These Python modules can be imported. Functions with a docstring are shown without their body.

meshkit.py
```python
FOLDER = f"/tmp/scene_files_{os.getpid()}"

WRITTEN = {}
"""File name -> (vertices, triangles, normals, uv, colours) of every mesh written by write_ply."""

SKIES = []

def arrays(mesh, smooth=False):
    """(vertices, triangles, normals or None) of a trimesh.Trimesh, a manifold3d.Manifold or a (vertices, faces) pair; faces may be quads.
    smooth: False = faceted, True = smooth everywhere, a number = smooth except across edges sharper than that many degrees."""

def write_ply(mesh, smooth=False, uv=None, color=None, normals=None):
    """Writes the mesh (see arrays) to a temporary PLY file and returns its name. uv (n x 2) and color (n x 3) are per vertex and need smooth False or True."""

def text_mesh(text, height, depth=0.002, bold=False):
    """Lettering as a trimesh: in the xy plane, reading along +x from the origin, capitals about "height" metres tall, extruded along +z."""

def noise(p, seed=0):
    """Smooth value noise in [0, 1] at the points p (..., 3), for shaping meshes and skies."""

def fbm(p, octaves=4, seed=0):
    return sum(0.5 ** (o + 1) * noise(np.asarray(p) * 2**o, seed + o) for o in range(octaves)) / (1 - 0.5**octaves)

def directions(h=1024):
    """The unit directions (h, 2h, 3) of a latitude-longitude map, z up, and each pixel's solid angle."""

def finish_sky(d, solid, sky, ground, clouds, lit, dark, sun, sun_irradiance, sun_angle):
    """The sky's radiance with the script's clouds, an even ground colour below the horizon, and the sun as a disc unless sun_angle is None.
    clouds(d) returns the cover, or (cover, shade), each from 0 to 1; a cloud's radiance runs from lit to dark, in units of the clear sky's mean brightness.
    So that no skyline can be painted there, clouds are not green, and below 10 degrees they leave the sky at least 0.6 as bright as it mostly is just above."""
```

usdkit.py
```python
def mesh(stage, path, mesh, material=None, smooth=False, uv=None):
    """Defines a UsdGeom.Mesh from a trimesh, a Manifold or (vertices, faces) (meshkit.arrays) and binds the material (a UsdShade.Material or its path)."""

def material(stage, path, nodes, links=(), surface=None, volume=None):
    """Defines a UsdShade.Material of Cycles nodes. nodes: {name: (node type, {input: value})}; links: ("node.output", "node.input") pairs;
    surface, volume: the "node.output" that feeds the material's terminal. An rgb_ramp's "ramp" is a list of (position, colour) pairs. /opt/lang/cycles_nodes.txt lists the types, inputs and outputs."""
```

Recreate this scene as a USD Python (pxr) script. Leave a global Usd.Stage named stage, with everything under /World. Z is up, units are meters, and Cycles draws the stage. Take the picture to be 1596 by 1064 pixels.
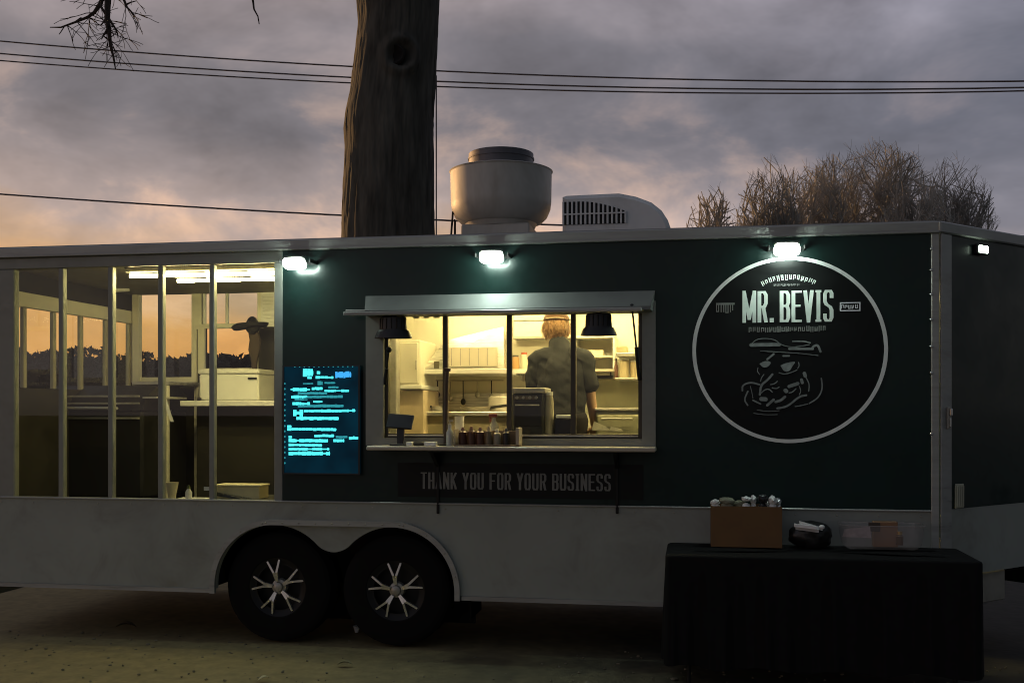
import math, random
import numpy as np
import trimesh
import manifold3d as m3
import shapely
from shapely import affinity
from shapely.geometry import Polygon, LineString, Point, MultiPolygon
from shapely.ops import unary_union
import usdkit, meshkit
from pxr import Usd, UsdGeom, UsdLux, UsdShade, Gf, Sdf

stage = Usd.Stage.CreateInMemory()
UsdGeom.SetStageUpAxis(stage, 'Z')
UsdGeom.SetStageMetersPerUnit(stage, 1.0)
UsdGeom.Xform.Define(stage, '/World')
UsdGeom.Scope.Define(stage, '/World/Looks')
random.seed(7)
rng = np.random.default_rng(7)

def sbox(x0, x1, z0, z1):
    return shapely.box(min(x0, x1), min(z0, z1), max(x0, x1), max(z0, z1))

# ------------------------------------------------------------------ camera
F, CX, HY = 1650.0, 798.0, 640.0
YAW = math.radians(9.7)
CAM = np.array([0.0, -6.72, 1.56])
FWD = np.array([-math.sin(YAW), math.cos(YAW), 0.0])
RIGHT = np.array([math.cos(YAW), math.sin(YAW), 0.0])
UP = np.array([0, 0, 1.0])
cam = UsdGeom.Camera.Define(stage, '/World/camera')
FL = 50.0
HA = FL * 1596 / F
cam.CreateFocalLengthAttr(FL)
cam.CreateHorizontalApertureAttr(HA)
cam.CreateVerticalApertureAttr(HA * 682 / 1024)
cam.CreateVerticalApertureOffsetAttr(FL * (HY - 532) / F)
cam.CreateClippingRangeAttr(Gf.Vec2f(0.05, 5000))
cam.CreateExposureAttr(0.15)
M = Gf.Matrix4d(*RIGHT, 0, *UP, 0, *(-FWD), 0, *CAM, 1)
cam.AddTransformOp().Set(M)

def ray(u, v):
    return FWD + (u - CX) / F * RIGHT + (HY - v) / F * UP
def at(u, v, Y):
    d = ray(u, v)
    return CAM + d * ((Y - CAM[1]) / d[1])
def X(u, Y=0.0):
    return float(at(u, HY, Y)[0])
def Z(u, v, Y=0.0):
    return float(at(u, v, Y)[2])
def atd(u, v, depth):
    return CAM + ray(u, v) * depth

# ------------------------------------------------------------------ light
SUN_EL = math.radians(2.2)
SUN_XY = np.array([-0.868, 0.497]); SUN_XY /= np.linalg.norm(SUN_XY)
SUN = np.array([SUN_XY[0] * math.cos(SUN_EL), SUN_XY[1] * math.cos(SUN_EL), math.sin(SUN_EL)])
sun = UsdLux.DistantLight.Define(stage, '/World/sun')
sun.CreateIntensityAttr(1.0)
sun.CreateNormalizeAttr(True) if hasattr(sun, 'CreateNormalizeAttr') else None
sun.CreateAngleAttr(0.5)
sun.CreateColorAttr(Gf.Vec3f(1.0, 0.55, 0.22))
zax = SUN
xax = np.cross([0, 0, 1.0], zax); xax /= np.linalg.norm(xax)
yax = np.cross(zax, xax)
sun.AddTransformOp().Set(Gf.Matrix4d(*xax, 0, *yax, 0, *zax, 0, 0, 0, 0, 1))

K = 10.0   # cloud colours below are radiances; the background strength is 1 / K
def c10(*c): return tuple(x * K for x in c)
dome = UsdLux.DomeLight.Define(stage, '/World/sky')
dome.GetPrim().SetCustomDataByKey('kind', 'structure')
SUNH = (SUN_XY[0], SUN_XY[1], 0.0)
usdkit.material(stage, '/World/Looks/sky_at_dusk', {
    'tc': ('texture_coordinate', {}),
    'sky': ('sky_texture', {'sky_type': 'single_scattering', 'sun_disc': False, 'sun_elevation': SUN_EL,
                            'sun_rotation': math.atan2(SUN_XY[0], SUN_XY[1]), 'aerosol_density': 1.5}),
    'sep': ('separate_xyz', {}),
    'mp': ('mapping', {'scale': (1.0, 1.0, 2.6), 'rotation': (0.0, 0.0, 0.3)}),
    'n1': ('noise_texture', {'scale': 3.4, 'detail': 5.0, 'roughness': 0.52, 'distortion': 0.15}),
    'mp2': ('mapping', {'scale': (1.0, 1.0, 1.75), 'location': (3.1, 1.7, 0.4)}),
    'n2': ('noise_texture', {'scale': 6.6, 'detail': 6.0, 'roughness': 0.55, 'distortion': 0.25}),
    'mp3': ('mapping', {'scale': (1.0, 1.0, 4.0), 'location': (1.3, 5.7, 2.4)}),
    'n3': ('noise_texture', {'scale': 1.6, 'detail': 2.0, 'roughness': 0.5}),
    # elevation, shifted by soft noise so that the bands are not level
    'zs': ('math', {'math_type': 'multiply_add', 'value2': 0.21, 'value3': -0.105}),
    'zz': ('math', {'math_type': 'add'}),
    'zs2': ('math', {'math_type': 'multiply_add', 'value2': 0.10, 'value3': -0.05}),
    'zz2': ('math', {'math_type': 'add'}),
    'zup': ('math', {'math_type': 'maximum', 'value2': 0.0}),
    # towards the sunset
    'dot': ('vector_math', {'math_type': 'dot_product', 'vector2': SUNH}),
    'sunside': ('map_range', {'range_type': 'smoothstep', 'from_min': 0.12, 'from_max': 0.80, 'clamp': True}),
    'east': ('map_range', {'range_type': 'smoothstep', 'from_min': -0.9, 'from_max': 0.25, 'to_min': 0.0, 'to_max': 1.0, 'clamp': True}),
    'far': ('rgb_ramp', {'ramp': [(0.0, c10(.42, .33, .30)), (.10, c10(.42, .355, .35)), (.155, c10(.45, .39, .405)), (.20, c10(.20, .195, .235)),
                                  (.27, c10(.115, .120, .155)), (.33, c10(.135, .138, .175)), (.38, c10(.20, .20, .25)), (.46, c10(.15, .15, .19)), (.6, c10(.16, .165, .20)), (1, c10(.14, .15, .185))]}),
    'near': ('rgb_ramp', {'ramp': [(0.0, c10(.80, .33, .07)), (.085, c10(.74, .37, .13)), (.125, c10(.52, .33, .20)), (.16, c10(.38, .295, .27)), (.21, c10(.27, .225, .225)),
                                   (.26, c10(.165, .15, .165)), (.31, c10(.17, .155, .17)), (.37, c10(.30, .25, .255)), (.46, c10(.2, .18, .2)), (.6, c10(.17, .17, .2)), (1, c10(.14, .15, .185))]}),
    'mixaz': ('mix', {}),
    # brighter, warm-lit cloud edges on the sunset side
    'hi': ('map_range', {'range_type': 'smoothstep', 'from_min': 0.50, 'from_max': 0.68, 'clamp': True}),
    'low': ('map_range', {'range_type': 'smoothstep', 'from_min': 0.36, 'from_max': 0.10, 'to_min': 0.0, 'to_max': 1.0, 'clamp': True}),
    'hs': ('math', {'math_type': 'multiply'}),
    'ss': ('map_range', {'range_type': 'linear', 'from_min': 0.0, 'from_max': 1.0, 'to_min': 0.14, 'to_max': 0.75, 'clamp': True}),
    'hs2': ('math', {'math_type': 'multiply'}),
    'warm': ('mix', {'color2': c10(.70, .43, .27)}),
    # darker and lighter belly texture
    'tex': ('map_range', {'range_type': 'linear', 'from_min': 0.25, 'from_max': 0.75, 'to_min': 0.66, 'to_max': 1.62, 'clamp': True}),
    'texc': ('combine_xyz', {}),
    'mul': ('mix', {'mix_type': 'multiply', 'fac': 1.0}),
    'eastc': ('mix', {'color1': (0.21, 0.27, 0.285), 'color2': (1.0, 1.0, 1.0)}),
    'mul2': ('mix', {'mix_type': 'multiply', 'fac': 1.0}),
    'cover': ('mix', {'fac': 0.93}),
    'bg': ('background_shader', {'strength': 1.0 / K}),
}, [
    ('tc.generated', 'sep.vector'), ('tc.generated', 'mp.vector'), ('tc.generated', 'mp2.vector'), ('tc.generated', 'mp3.vector'),
    ('mp.vector', 'n1.vector'), ('mp2.vector', 'n2.vector'), ('mp3.vector', 'n3.vector'),
    ('n1.fac', 'zs.value1'), ('sep.z', 'zup.value1'), ('zup.value', 'zz.value1'), ('zs.value', 'zz.value2'),
    ('n3.fac', 'zs2.value1'), ('zz.value', 'zz2.value1'), ('zs2.value', 'zz2.value2'),
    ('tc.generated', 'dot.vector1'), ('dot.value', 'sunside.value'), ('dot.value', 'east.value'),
    ('zz2.value', 'far.fac'), ('zz.value', 'near.fac'), ('sunside.result', 'mixaz.fac'), ('far.color', 'mixaz.color1'), ('near.color', 'mixaz.color2'),
    ('n2.fac', 'hi.value'), ('sep.z', 'low.value'), ('hi.result', 'hs.value1'), ('low.result', 'hs.value2'),
    ('sunside.result', 'ss.value'), ('hs.value', 'hs2.value1'), ('ss.result', 'hs2.value2'),
    ('hs2.value', 'warm.fac'), ('mixaz.color', 'warm.color1'),
    ('n2.fac', 'tex.value'), ('tex.result', 'texc.x'), ('tex.result', 'texc.y'), ('tex.result', 'texc.z'),
    ('warm.color', 'mul.color1'), ('texc.vector', 'mul.color2'),
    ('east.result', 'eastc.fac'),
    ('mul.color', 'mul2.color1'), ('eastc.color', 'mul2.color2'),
    ('sky.color', 'cover.color1'), ('mul2.color', 'cover.color2'), ('cover.color', 'bg.color'),
], surface='bg.background')
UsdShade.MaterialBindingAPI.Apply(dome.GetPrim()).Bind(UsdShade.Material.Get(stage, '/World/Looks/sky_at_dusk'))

# ------------------------------------------------------------------ helpers
used = {}
def numbered(parent, name):
    k = (parent, name)
    n = used.get(k, 0)
    used[k] = n + 1
    return name if n == 0 else f'{name}_{n:03d}'
origin = {}
def thing(name, label, cat, loc=(0, 0, 0), group=None, kind=None):
    p = '/World/' + numbered('/World', name)
    x = UsdGeom.Xform.Define(stage, p)
    x.AddTranslateOp().Set(Gf.Vec3d(*map(float, loc)))
    origin[p] = np.asarray(loc, float)
    q = x.GetPrim()
    tag(q, label, cat, group, kind)
    return p
def tag(q, label=None, cat=None, group=None, kind=None):
    for k, v in (('label', label), ('category', cat), ('group', group), ('kind', kind)):
        if v: q.SetCustomDataByKey(k, v)
def cat(ms):
    ms = [m for m in ms if m is not None]
    return ms[0] if len(ms) == 1 else trimesh.util.concatenate(ms)
def tm(m):
    if hasattr(m, 'to_mesh'):
        q = m.to_mesh()
        return trimesh.Trimesh(q.vert_properties[:, :3], q.tri_verts, process=False)
    return m
def part(parent, name, mesh, mat, smooth=False, label=None, kind=None):
    if isinstance(mesh, list): mesh = cat([tm(a) for a in mesh])
    mesh = tm(mesh).copy()
    root = '/'.join(parent.split('/')[:3])
    mesh.vertices = mesh.vertices - origin[root]
    p = parent + '/' + numbered(parent, name)
    q = usdkit.mesh(stage, p, mesh, mat, smooth=smooth)
    tag(q.GetPrim(), label=label, kind=kind)
    return p
def group_part(parent, name, label=None):
    p = parent + '/' + numbered(parent, name)
    q = UsdGeom.Xform.Define(stage, p).GetPrim()
    tag(q, label=label)
    return p
def single(name, mesh, mat, label, cat_, smooth=False, group=None, kind=None):
    if isinstance(mesh, list): mesh = cat([tm(a) for a in mesh])
    p = '/World/' + numbered('/World', name)
    q = usdkit.mesh(stage, p, tm(mesh), mat, smooth=smooth)
    tag(q.GetPrim(), label, cat_, group, kind)
    return p

def box(x0, x1, y0, y1, z0, z1, b=0.0):
    x0, x1 = min(x0, x1), max(x0, x1); y0, y1 = min(y0, y1), max(y0, y1); z0, z1 = min(z0, z1), max(z0, z1)
    b = min(b, 0.45 * min(x1 - x0, y1 - y0, z1 - z0))
    if b <= 0:
        m = trimesh.creation.box([x1 - x0, y1 - y0, z1 - z0]); m.apply_translation([(x0 + x1) / 2, (y0 + y1) / 2, (z0 + z1) / 2]); return m
    pts = []
    for sx in (0, 1):
        for sy in (0, 1):
            for sz in (0, 1):
                c = np.array([x1 if sx else x0, y1 if sy else y0, z1 if sz else z0])
                s = np.array([-1 if sx else 1, -1 if sy else 1, -1 if sz else 1]) * b
                for k in range(3):
                    o = s.copy(); o[k] = 0; pts.append(c + o)
    return trimesh.Trimesh(pts).convex_hull
def hull(pts): return trimesh.Trimesh(np.asarray(pts, float)).convex_hull
def prism_y(poly, y0, y1):
    """polygon in (x, z), extruded along y"""
    out = []
    for g in getattr(poly, 'geoms', [poly]):
        if g.is_empty or g.area < 1e-9: continue
        m = trimesh.creation.extrude_polygon(g, abs(y1 - y0), engine='earcut')
        v = m.vertices.copy()
        m = trimesh.Trimesh(np.column_stack([v[:, 0], max(y0, y1) - v[:, 2], v[:, 1]]), m.faces, process=False)
        out.append(m)
    return cat(out)
def tube(points, radii, sides=8, cap=True):
    p = np.asarray(points, float)
    r = np.broadcast_to(radii, (len(p),))
    t = np.gradient(p, axis=0); t /= np.linalg.norm(t, axis=1, keepdims=True) + 1e-12
    a = np.cross(t, np.where(np.abs(t[:, 2:]) < 0.9, [0, 0, 1.0], [1.0, 0, 0])); a /= np.linalg.norm(a, axis=1, keepdims=True) + 1e-12
    b = np.cross(t, a); ang = np.arange(sides) * 2 * np.pi / sides
    v = p[:, None] + r[:, None, None] * (np.cos(ang)[None, :, None] * a[:, None] + np.sin(ang)[None, :, None] * b[:, None])
    v = v.reshape(-1, 3)
    i, j = np.meshgrid(np.arange(len(p) - 1), np.arange(sides), indexing='ij')
    q = np.stack([i * sides + j, i * sides + (j + 1) % sides, (i + 1) * sides + (j + 1) % sides, (i + 1) * sides + j], -1).reshape(-1, 4)
    f = np.vstack([q[:, [0, 1, 2]], q[:, [0, 2, 3]]])
    if cap:
        n = len(v); v = np.vstack([v, p[0], p[-1]]); e = (len(p) - 1) * sides
        f = np.vstack([f, [[n, (k + 1) % sides, k] for k in range(sides)], [[n + 1, e + k, e + (k + 1) % sides] for k in range(sides)]])
    return trimesh.Trimesh(v, f[:, ::-1], process=False)
def lathe(profile, centre=(0, 0, 0), n=32, axis='z'):
    m = trimesh.creation.revolve(np.asarray(profile, float), sections=n)
    if axis == 'y':
        m.apply_transform(trimesh.transformations.rotation_matrix(math.pi / 2, [1, 0, 0]))
    m.apply_translation(centre)
    return m
def rot(m, deg, axis, about):
    m = m.copy(); m.apply_transform(trimesh.transformations.rotation_matrix(math.radians(deg), axis, about)); return m
def ell(c, r, sub=2):
    m = trimesh.creation.icosphere(subdivisions=sub); m.vertices = m.vertices * np.asarray(r) + np.asarray(c); return m

# ------------------------------------------------------------------ materials
def mat(name, col, rough=0.5, metal=0.0, var=0.15, scale=6.0, bump=0.0, bscale=60.0, coat=0.0, spec=0.5, dirt=None, stretch=(1, 1, 1), rvar=0.12):
    nodes = {
        'g': ('geometry', {}), 'mp': ('mapping', {'scale': stretch}),
        'n': ('noise_texture', {'scale': scale, 'detail': 5.0, 'roughness': 0.6}),
        'r': ('rgb_ramp', {'ramp': [(0.25, tuple(x * (1 - var) for x in col)), (0.75, tuple(min(1, x * (1 + var)) for x in col))]}),
        'rr': ('map_range', {'from_min': 0.3, 'from_max': 0.7, 'to_min': max(0.02, rough - rvar), 'to_max': min(1, rough + rvar), 'clamp': True}),
        'p': ('principled_bsdf', {'metallic': metal, 'coat_weight': coat, 'coat_roughness': 0.08, 'specular_ior_level': spec}),
    }
    links = [('g.position', 'mp.vector'), ('mp.vector', 'n.vector'), ('n.fac', 'r.fac'), ('n.fac', 'rr.value'), ('rr.result', 'p.roughness')]
    top = 'r.color'
    if dirt:
        nodes['nd'] = ('noise_texture', {'scale': 2.2, 'detail': 8.0, 'roughness': 0.7, 'distortion': 0.6})
        nodes['dr'] = ('map_range', {'range_type': 'smoothstep', 'from_min': 0.45, 'from_max': 0.78, 'to_max': 0.55, 'clamp': True})
        nodes['dm'] = ('mix', {'color2': dirt})
        links += [('mp.vector', 'nd.vector'), ('nd.fac', 'dr.value'), ('dr.result', 'dm.fac'), (top, 'dm.color1')]
        top = 'dm.color'
    links.append((top, 'p.base_color'))
    if bump:
        nodes['nb'] = ('noise_texture', {'scale': bscale, 'detail': 4.0})
        nodes['b'] = ('bump', {'strength': min(1.0, bump), 'distance': 0.01})
        links += [('mp.vector', 'nb.vector'), ('nb.fac', 'b.height'), ('b.normal', 'p.normal')]
    return usdkit.material(stage, '/World/Looks/' + name, nodes, links, surface='p.BSDF')
def glow(name, col, strength):
    return usdkit.material(stage, '/World/Looks/' + name, {'e': ('emission', {'color': col, 'strength': strength})}, surface='e.emission')
def pane_mat(name, tint=(0.93, 0.95, 0.93), rough=0.0):
    return usdkit.material(stage, '/World/Looks/' + name, {
        't': ('transparent_bsdf', {'color': tint}), 'gl': ('glossy_bsdf', {'color': (1, 1, 1), 'roughness': rough}), 'f': ('fresnel', {'IOR': 1.45}), 'ge': ('geometry', {}), 'inv': ('math', {'math_type': 'subtract', 'value1': 1.0}), 'fm': ('math', {'math_type': 'multiply'}), 'm': ('mix_closure', {})},
        [('ge.backfacing', 'inv.value2'), ('f.fac', 'fm.value1'), ('inv.value', 'fm.value2'), ('fm.value', 'm.fac'), ('t.BSDF', 'm.closure1'), ('gl.BSDF', 'm.closure2')], surface='m.closure')

GREEN = mat('dark_green_paint', (0.0045, 0.0175, 0.0155), 0.36, var=0.2, scale=2.5, coat=0.12, spec=0.3, bump=0.06, bscale=7, dirt=(0.008, 0.016, 0.014))
SKIRT = mat('grey_white_panel', (0.31, 0.33, 0.295), 0.45, var=0.12, scale=1.8, dirt=(0.16, 0.15, 0.12), bump=0.05, bscale=5)
TRIM = mat('aluminium_trim', (0.36, 0.365, 0.35), 0.42, metal=0.35, var=0.15, scale=8, stretch=(0.3, 1, 3), dirt=(0.16, 0.15, 0.13))
FRAME = mat('window_frame_metal', (0.24, 0.245, 0.22), 0.45, metal=0.25, var=0.12, scale=9, dirt=(0.17, 0.16, 0.13))
DARKFRAME = mat('dark_bronze_frame', (0.06, 0.05, 0.035), 0.4, var=0.2)
BLACKM = mat('black_metal', (0.010, 0.010, 0.010), 0.5, var=0.3, spec=0.3)
BLACKW = mat('black_wheel_well', (0.008, 0.008, 0.008), 0.9, var=0.3)
RUBBER = mat('tyre_rubber', (0.007, 0.007, 0.007), 0.85, var=0.25, bump=0.3, bscale=90, spec=0.15)
ALLOY = mat('machined_alloy', (0.62, 0.63, 0.62), 0.28, metal=0.9, var=0.1)
WHITEP = mat('white_paint', (0.72, 0.71, 0.66), 0.4, var=0.06, scale=4)
CREAM = mat('cream_wall_panel', (0.66, 0.62, 0.50), 0.42, var=0.06, scale=3)
STEEL = mat('brushed_steel', (0.58, 0.56, 0.50), 0.34, metal=0.75, var=0.1, scale=12, stretch=(0.4, 1, 9), bump=0.05)
STEELD = mat('worn_steel', (0.40, 0.38, 0.33), 0.42, metal=0.5, var=0.25, scale=7)
CEIL = mat('ceiling_panel', (0.55, 0.53, 0.46), 0.55, var=0.05)
PORCHW = mat('porch_dark_wall', (0.022, 0.019, 0.012), 0.6, var=0.25, scale=4, dirt=(0.02, 0.018, 0.012))
FLOORM = mat('trailer_floor', (0.05, 0.047, 0.04), 0.55, var=0.25)
ROOFM = mat('roof_sheet', (0.30, 0.31, 0.31), 0.5, metal=0.3, var=0.15)
FANM = mat('spun_aluminium', (0.50, 0.49, 0.455), 0.55, metal=0.15, var=0.14, scale=5, dirt=(0.25, 0.21, 0.16), stretch=(1, 1, 0.4))
FANCAP = mat('dark_fan_cap', (0.12, 0.118, 0.135), 0.45, metal=0.4, var=0.2)
ACW = mat('off_white_plastic', (0.70, 0.71, 0.71), 0.5, var=0.08, dirt=(0.36, 0.34, 0.3))
BLACKP = mat('black_plastic', (0.012, 0.012, 0.014), 0.4, var=0.2)
CLOTHB = mat('black_cloth', (0.008, 0.008, 0.008), 0.95, var=0.35, scale=20, bump=0.2, bscale=400, spec=0.12)
CARD = mat('brown_cardboard', (0.145, 0.085, 0.038), 0.85, var=0.15, scale=5, bump=0.15, bscale=40, spec=0.2, dirt=(0.13, 0.065, 0.025))
PAPER = mat('white_paper', (0.75, 0.75, 0.72), 0.7, var=0.08, bump=0.2)
FOIL = mat('crumpled_foil', (0.80, 0.80, 0.80), 0.25, metal=0.9, bump=0.9, bscale=45)
LETTER = mat('pale_grey_lettering', (0.66, 0.72, 0.67), 0.5, var=0.12, scale=14)
LETTERD = mat('dim_grey_lettering', (0.21, 0.215, 0.205), 0.5, var=0.25, scale=18)
EMBLEM = mat('faint_emblem_print', (0.22, 0.24, 0.235), 0.5, var=0.45, scale=16)
BARK = mat('old_tree_bark', (0.082, 0.079, 0.070), 0.95, var=0.6, scale=9, bump=1.0, bscale=14, stretch=(1, 1, 0.22), spec=0.15, dirt=(0.095, 0.098, 0.084))
TWIG = mat('twig_bark', (0.055, 0.045, 0.04), 0.9, var=0.3, spec=0.2)
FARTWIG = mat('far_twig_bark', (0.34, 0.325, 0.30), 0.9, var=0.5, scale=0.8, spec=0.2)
LEAFD = mat('far_tree_leaves', (0.035, 0.035, 0.025), 0.9, var=0.4, scale=0.5, spec=0.2)
WIRE = mat('power_line_wire', (0.12, 0.11, 0.12), 0.6)
PANE = pane_mat('clear_window_pane')
TUBE = glow('warm_led_tube', (1.0, 0.83, 0.36), 70.0)
TUBEK = glow('kitchen_led_tube', (1.0, 0.77, 0.32), 74.0)
FLOOD = glow('cool_flood_lamp', (0.80, 1.0, 0.88), 105.0)
REFLGLOW = glow('reflected_light_glow', (0.80, 1.0, 0.80), 4.0)  # stands in for a light mirrored in the nose panel
NEON = glow('cyan_neon_text', (0.08, 0.85, 0.90), 1.25)
NEONB = glow('blue_neon_text', (0.05, 0.38, 0.85), 1.1)
NEOND = glow('dim_neon_text', (0.05, 0.50, 0.58), 0.55)
def emis_panel():
    return usdkit.material(stage, '/World/Looks/lit_blue_board', {
        'g': ('geometry', {}), 'n': ('noise_texture', {'scale': 5.0, 'detail': 3.0}),
        'r': ('rgb_ramp', {'ramp': [(0.3, (0.0, 0.012, 0.025)), (0.7, (0.0, 0.036, 0.065))]}),
        'p': ('principled_bsdf', {'base_color': (0.004, 0.008, 0.012), 'roughness': 0.5, 'specular_ior_level': 0.15, 'emission_strength': 0.5})},
        [('g.position', 'n.vector'), ('n.fac', 'r.fac'), ('r.color', 'p.emission_color')], surface='p.BSDF')
BOARD = emis_panel()

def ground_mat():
    return usdkit.material(stage, '/World/Looks/lot_ground', {
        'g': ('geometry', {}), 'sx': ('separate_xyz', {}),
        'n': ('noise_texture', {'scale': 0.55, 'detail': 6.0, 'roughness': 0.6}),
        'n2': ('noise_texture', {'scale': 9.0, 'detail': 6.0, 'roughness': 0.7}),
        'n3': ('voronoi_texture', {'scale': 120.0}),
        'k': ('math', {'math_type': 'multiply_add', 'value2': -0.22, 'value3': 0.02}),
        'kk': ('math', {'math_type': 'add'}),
        'r': ('rgb_ramp', {'ramp': [(0.30, (0.042, 0.043, 0.039)), (0.55, (0.066, 0.065, 0.049)), (0.95, (0.245, 0.198, 0.100))]}),  # colour turns paler and browner towards the left
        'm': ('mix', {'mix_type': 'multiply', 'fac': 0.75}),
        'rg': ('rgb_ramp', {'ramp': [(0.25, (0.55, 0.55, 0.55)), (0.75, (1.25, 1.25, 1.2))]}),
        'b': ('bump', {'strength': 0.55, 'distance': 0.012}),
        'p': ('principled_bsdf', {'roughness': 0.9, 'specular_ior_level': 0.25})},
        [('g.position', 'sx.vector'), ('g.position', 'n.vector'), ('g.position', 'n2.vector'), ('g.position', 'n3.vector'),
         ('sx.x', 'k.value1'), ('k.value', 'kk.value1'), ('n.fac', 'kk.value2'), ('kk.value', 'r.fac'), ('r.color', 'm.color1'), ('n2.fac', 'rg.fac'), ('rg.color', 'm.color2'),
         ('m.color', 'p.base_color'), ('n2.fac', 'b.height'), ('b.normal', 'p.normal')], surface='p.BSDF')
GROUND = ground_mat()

# ------------------------------------------------------------------ ground
def make_ground():
    xs = np.unique(np.concatenate([np.linspace(-9, 9, 91), np.geomspace(9, 900, 18), -np.geomspace(9, 900, 18)]))
    ys = np.unique(np.concatenate([np.linspace(-8, 4, 61), 4 + np.geomspace(1, 900, 16), -8 - np.geomspace(1, 300, 10)]))
    gx, gy = np.meshgrid(xs, ys, indexing='ij')
    p = np.stack([gx, gy, gx * 0], -1)
    h = (meshkit.fbm(p * 0.9, 4, 3) - 0.5) * 0.035 * np.exp(-(np.abs(gx) + np.abs(gy)) / 60)
    h *= np.clip((np.abs(gy) - 0.0) / 0.5, 0.25, 1)
    v = np.stack([gx, gy, h - 0.008], -1).reshape(-1, 3)
    n, m = len(xs), len(ys)
    i, j = np.meshgrid(np.arange(n - 1), np.arange(m - 1), indexing='ij')
    q = np.stack([i * m + j, (i + 1) * m + j, (i + 1) * m + j + 1, i * m + j + 1], -1).reshape(-1, 4)
    return trimesh.Trimesh(v, np.vstack([q[:, [0, 1, 2]], q[:, [0, 2, 3]]]), process=False)
single('ground', make_ground(), GROUND, 'dark lot turning paler and browner towards the left in front of the trailer', 'ground', smooth=True, kind='structure')

# ------------------------------------------------------------------ food trailer
XL, XP, XR = X(-28), X(434), X(1463)          # rear end, wall between porch and kitchen, front corner
W = 2.02                                       # width of the trailer
ZB, ZG, ZT = 0.36, 0.962, 2.628               # skirt bottom, green bottom, green top
ZTOP = 2.70
FZ = 0.62                                      # floor
trailer = thing('food_trailer', 'long dark green food trailer with a lit serving window, glazed porch and grey lower panels', 'food trailer', (0, 0, 0))
T = trailer
WX = [X(428), X(613)]
WZ, WR = 0.372, 0.372
# lower side panel with the double wheel opening
circ = unary_union([Point(x, WZ + 0.01).buffer(0.415, 48) for x in WX] + [sbox(WX[0] - 0.415, WX[1] + 0.415, 0.0, WZ + 0.01).difference(sbox(-99, 99, -9, -8))])
hole = circ.buffer(0.16, 24).buffer(-0.16, 24).intersection(sbox(-99, 99, 0, 3))
skirt = sbox(XL, XR - 0.002, ZB, ZG - 0.012).difference(hole)
part(T, 'lower_panel', prism_y(skirt, 0.0, 0.03), SKIRT)
# fender trim
big = unary_union([Point(x, WZ + 0.01).buffer(0.452, 48) for x in WX]).convex_hull
big = unary_union([big, sbox(WX[0] - 0.452, WX[1] + 0.452, ZB - 0.03, WZ + 0.01)])
sml = unary_union([Point(x, WZ + 0.01).buffer(0.417, 48) for x in WX]).convex_hull
sml = unary_union([sml, sbox(WX[0] - 0.417, WX[1] + 0.417, 0, WZ + 0.01)])
part(T, 'fender_trim', prism_y(big.difference(sml).intersection(sbox(-99, 99, ZB - .029, 9)), -0.03, -0.001), TRIM)
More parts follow.
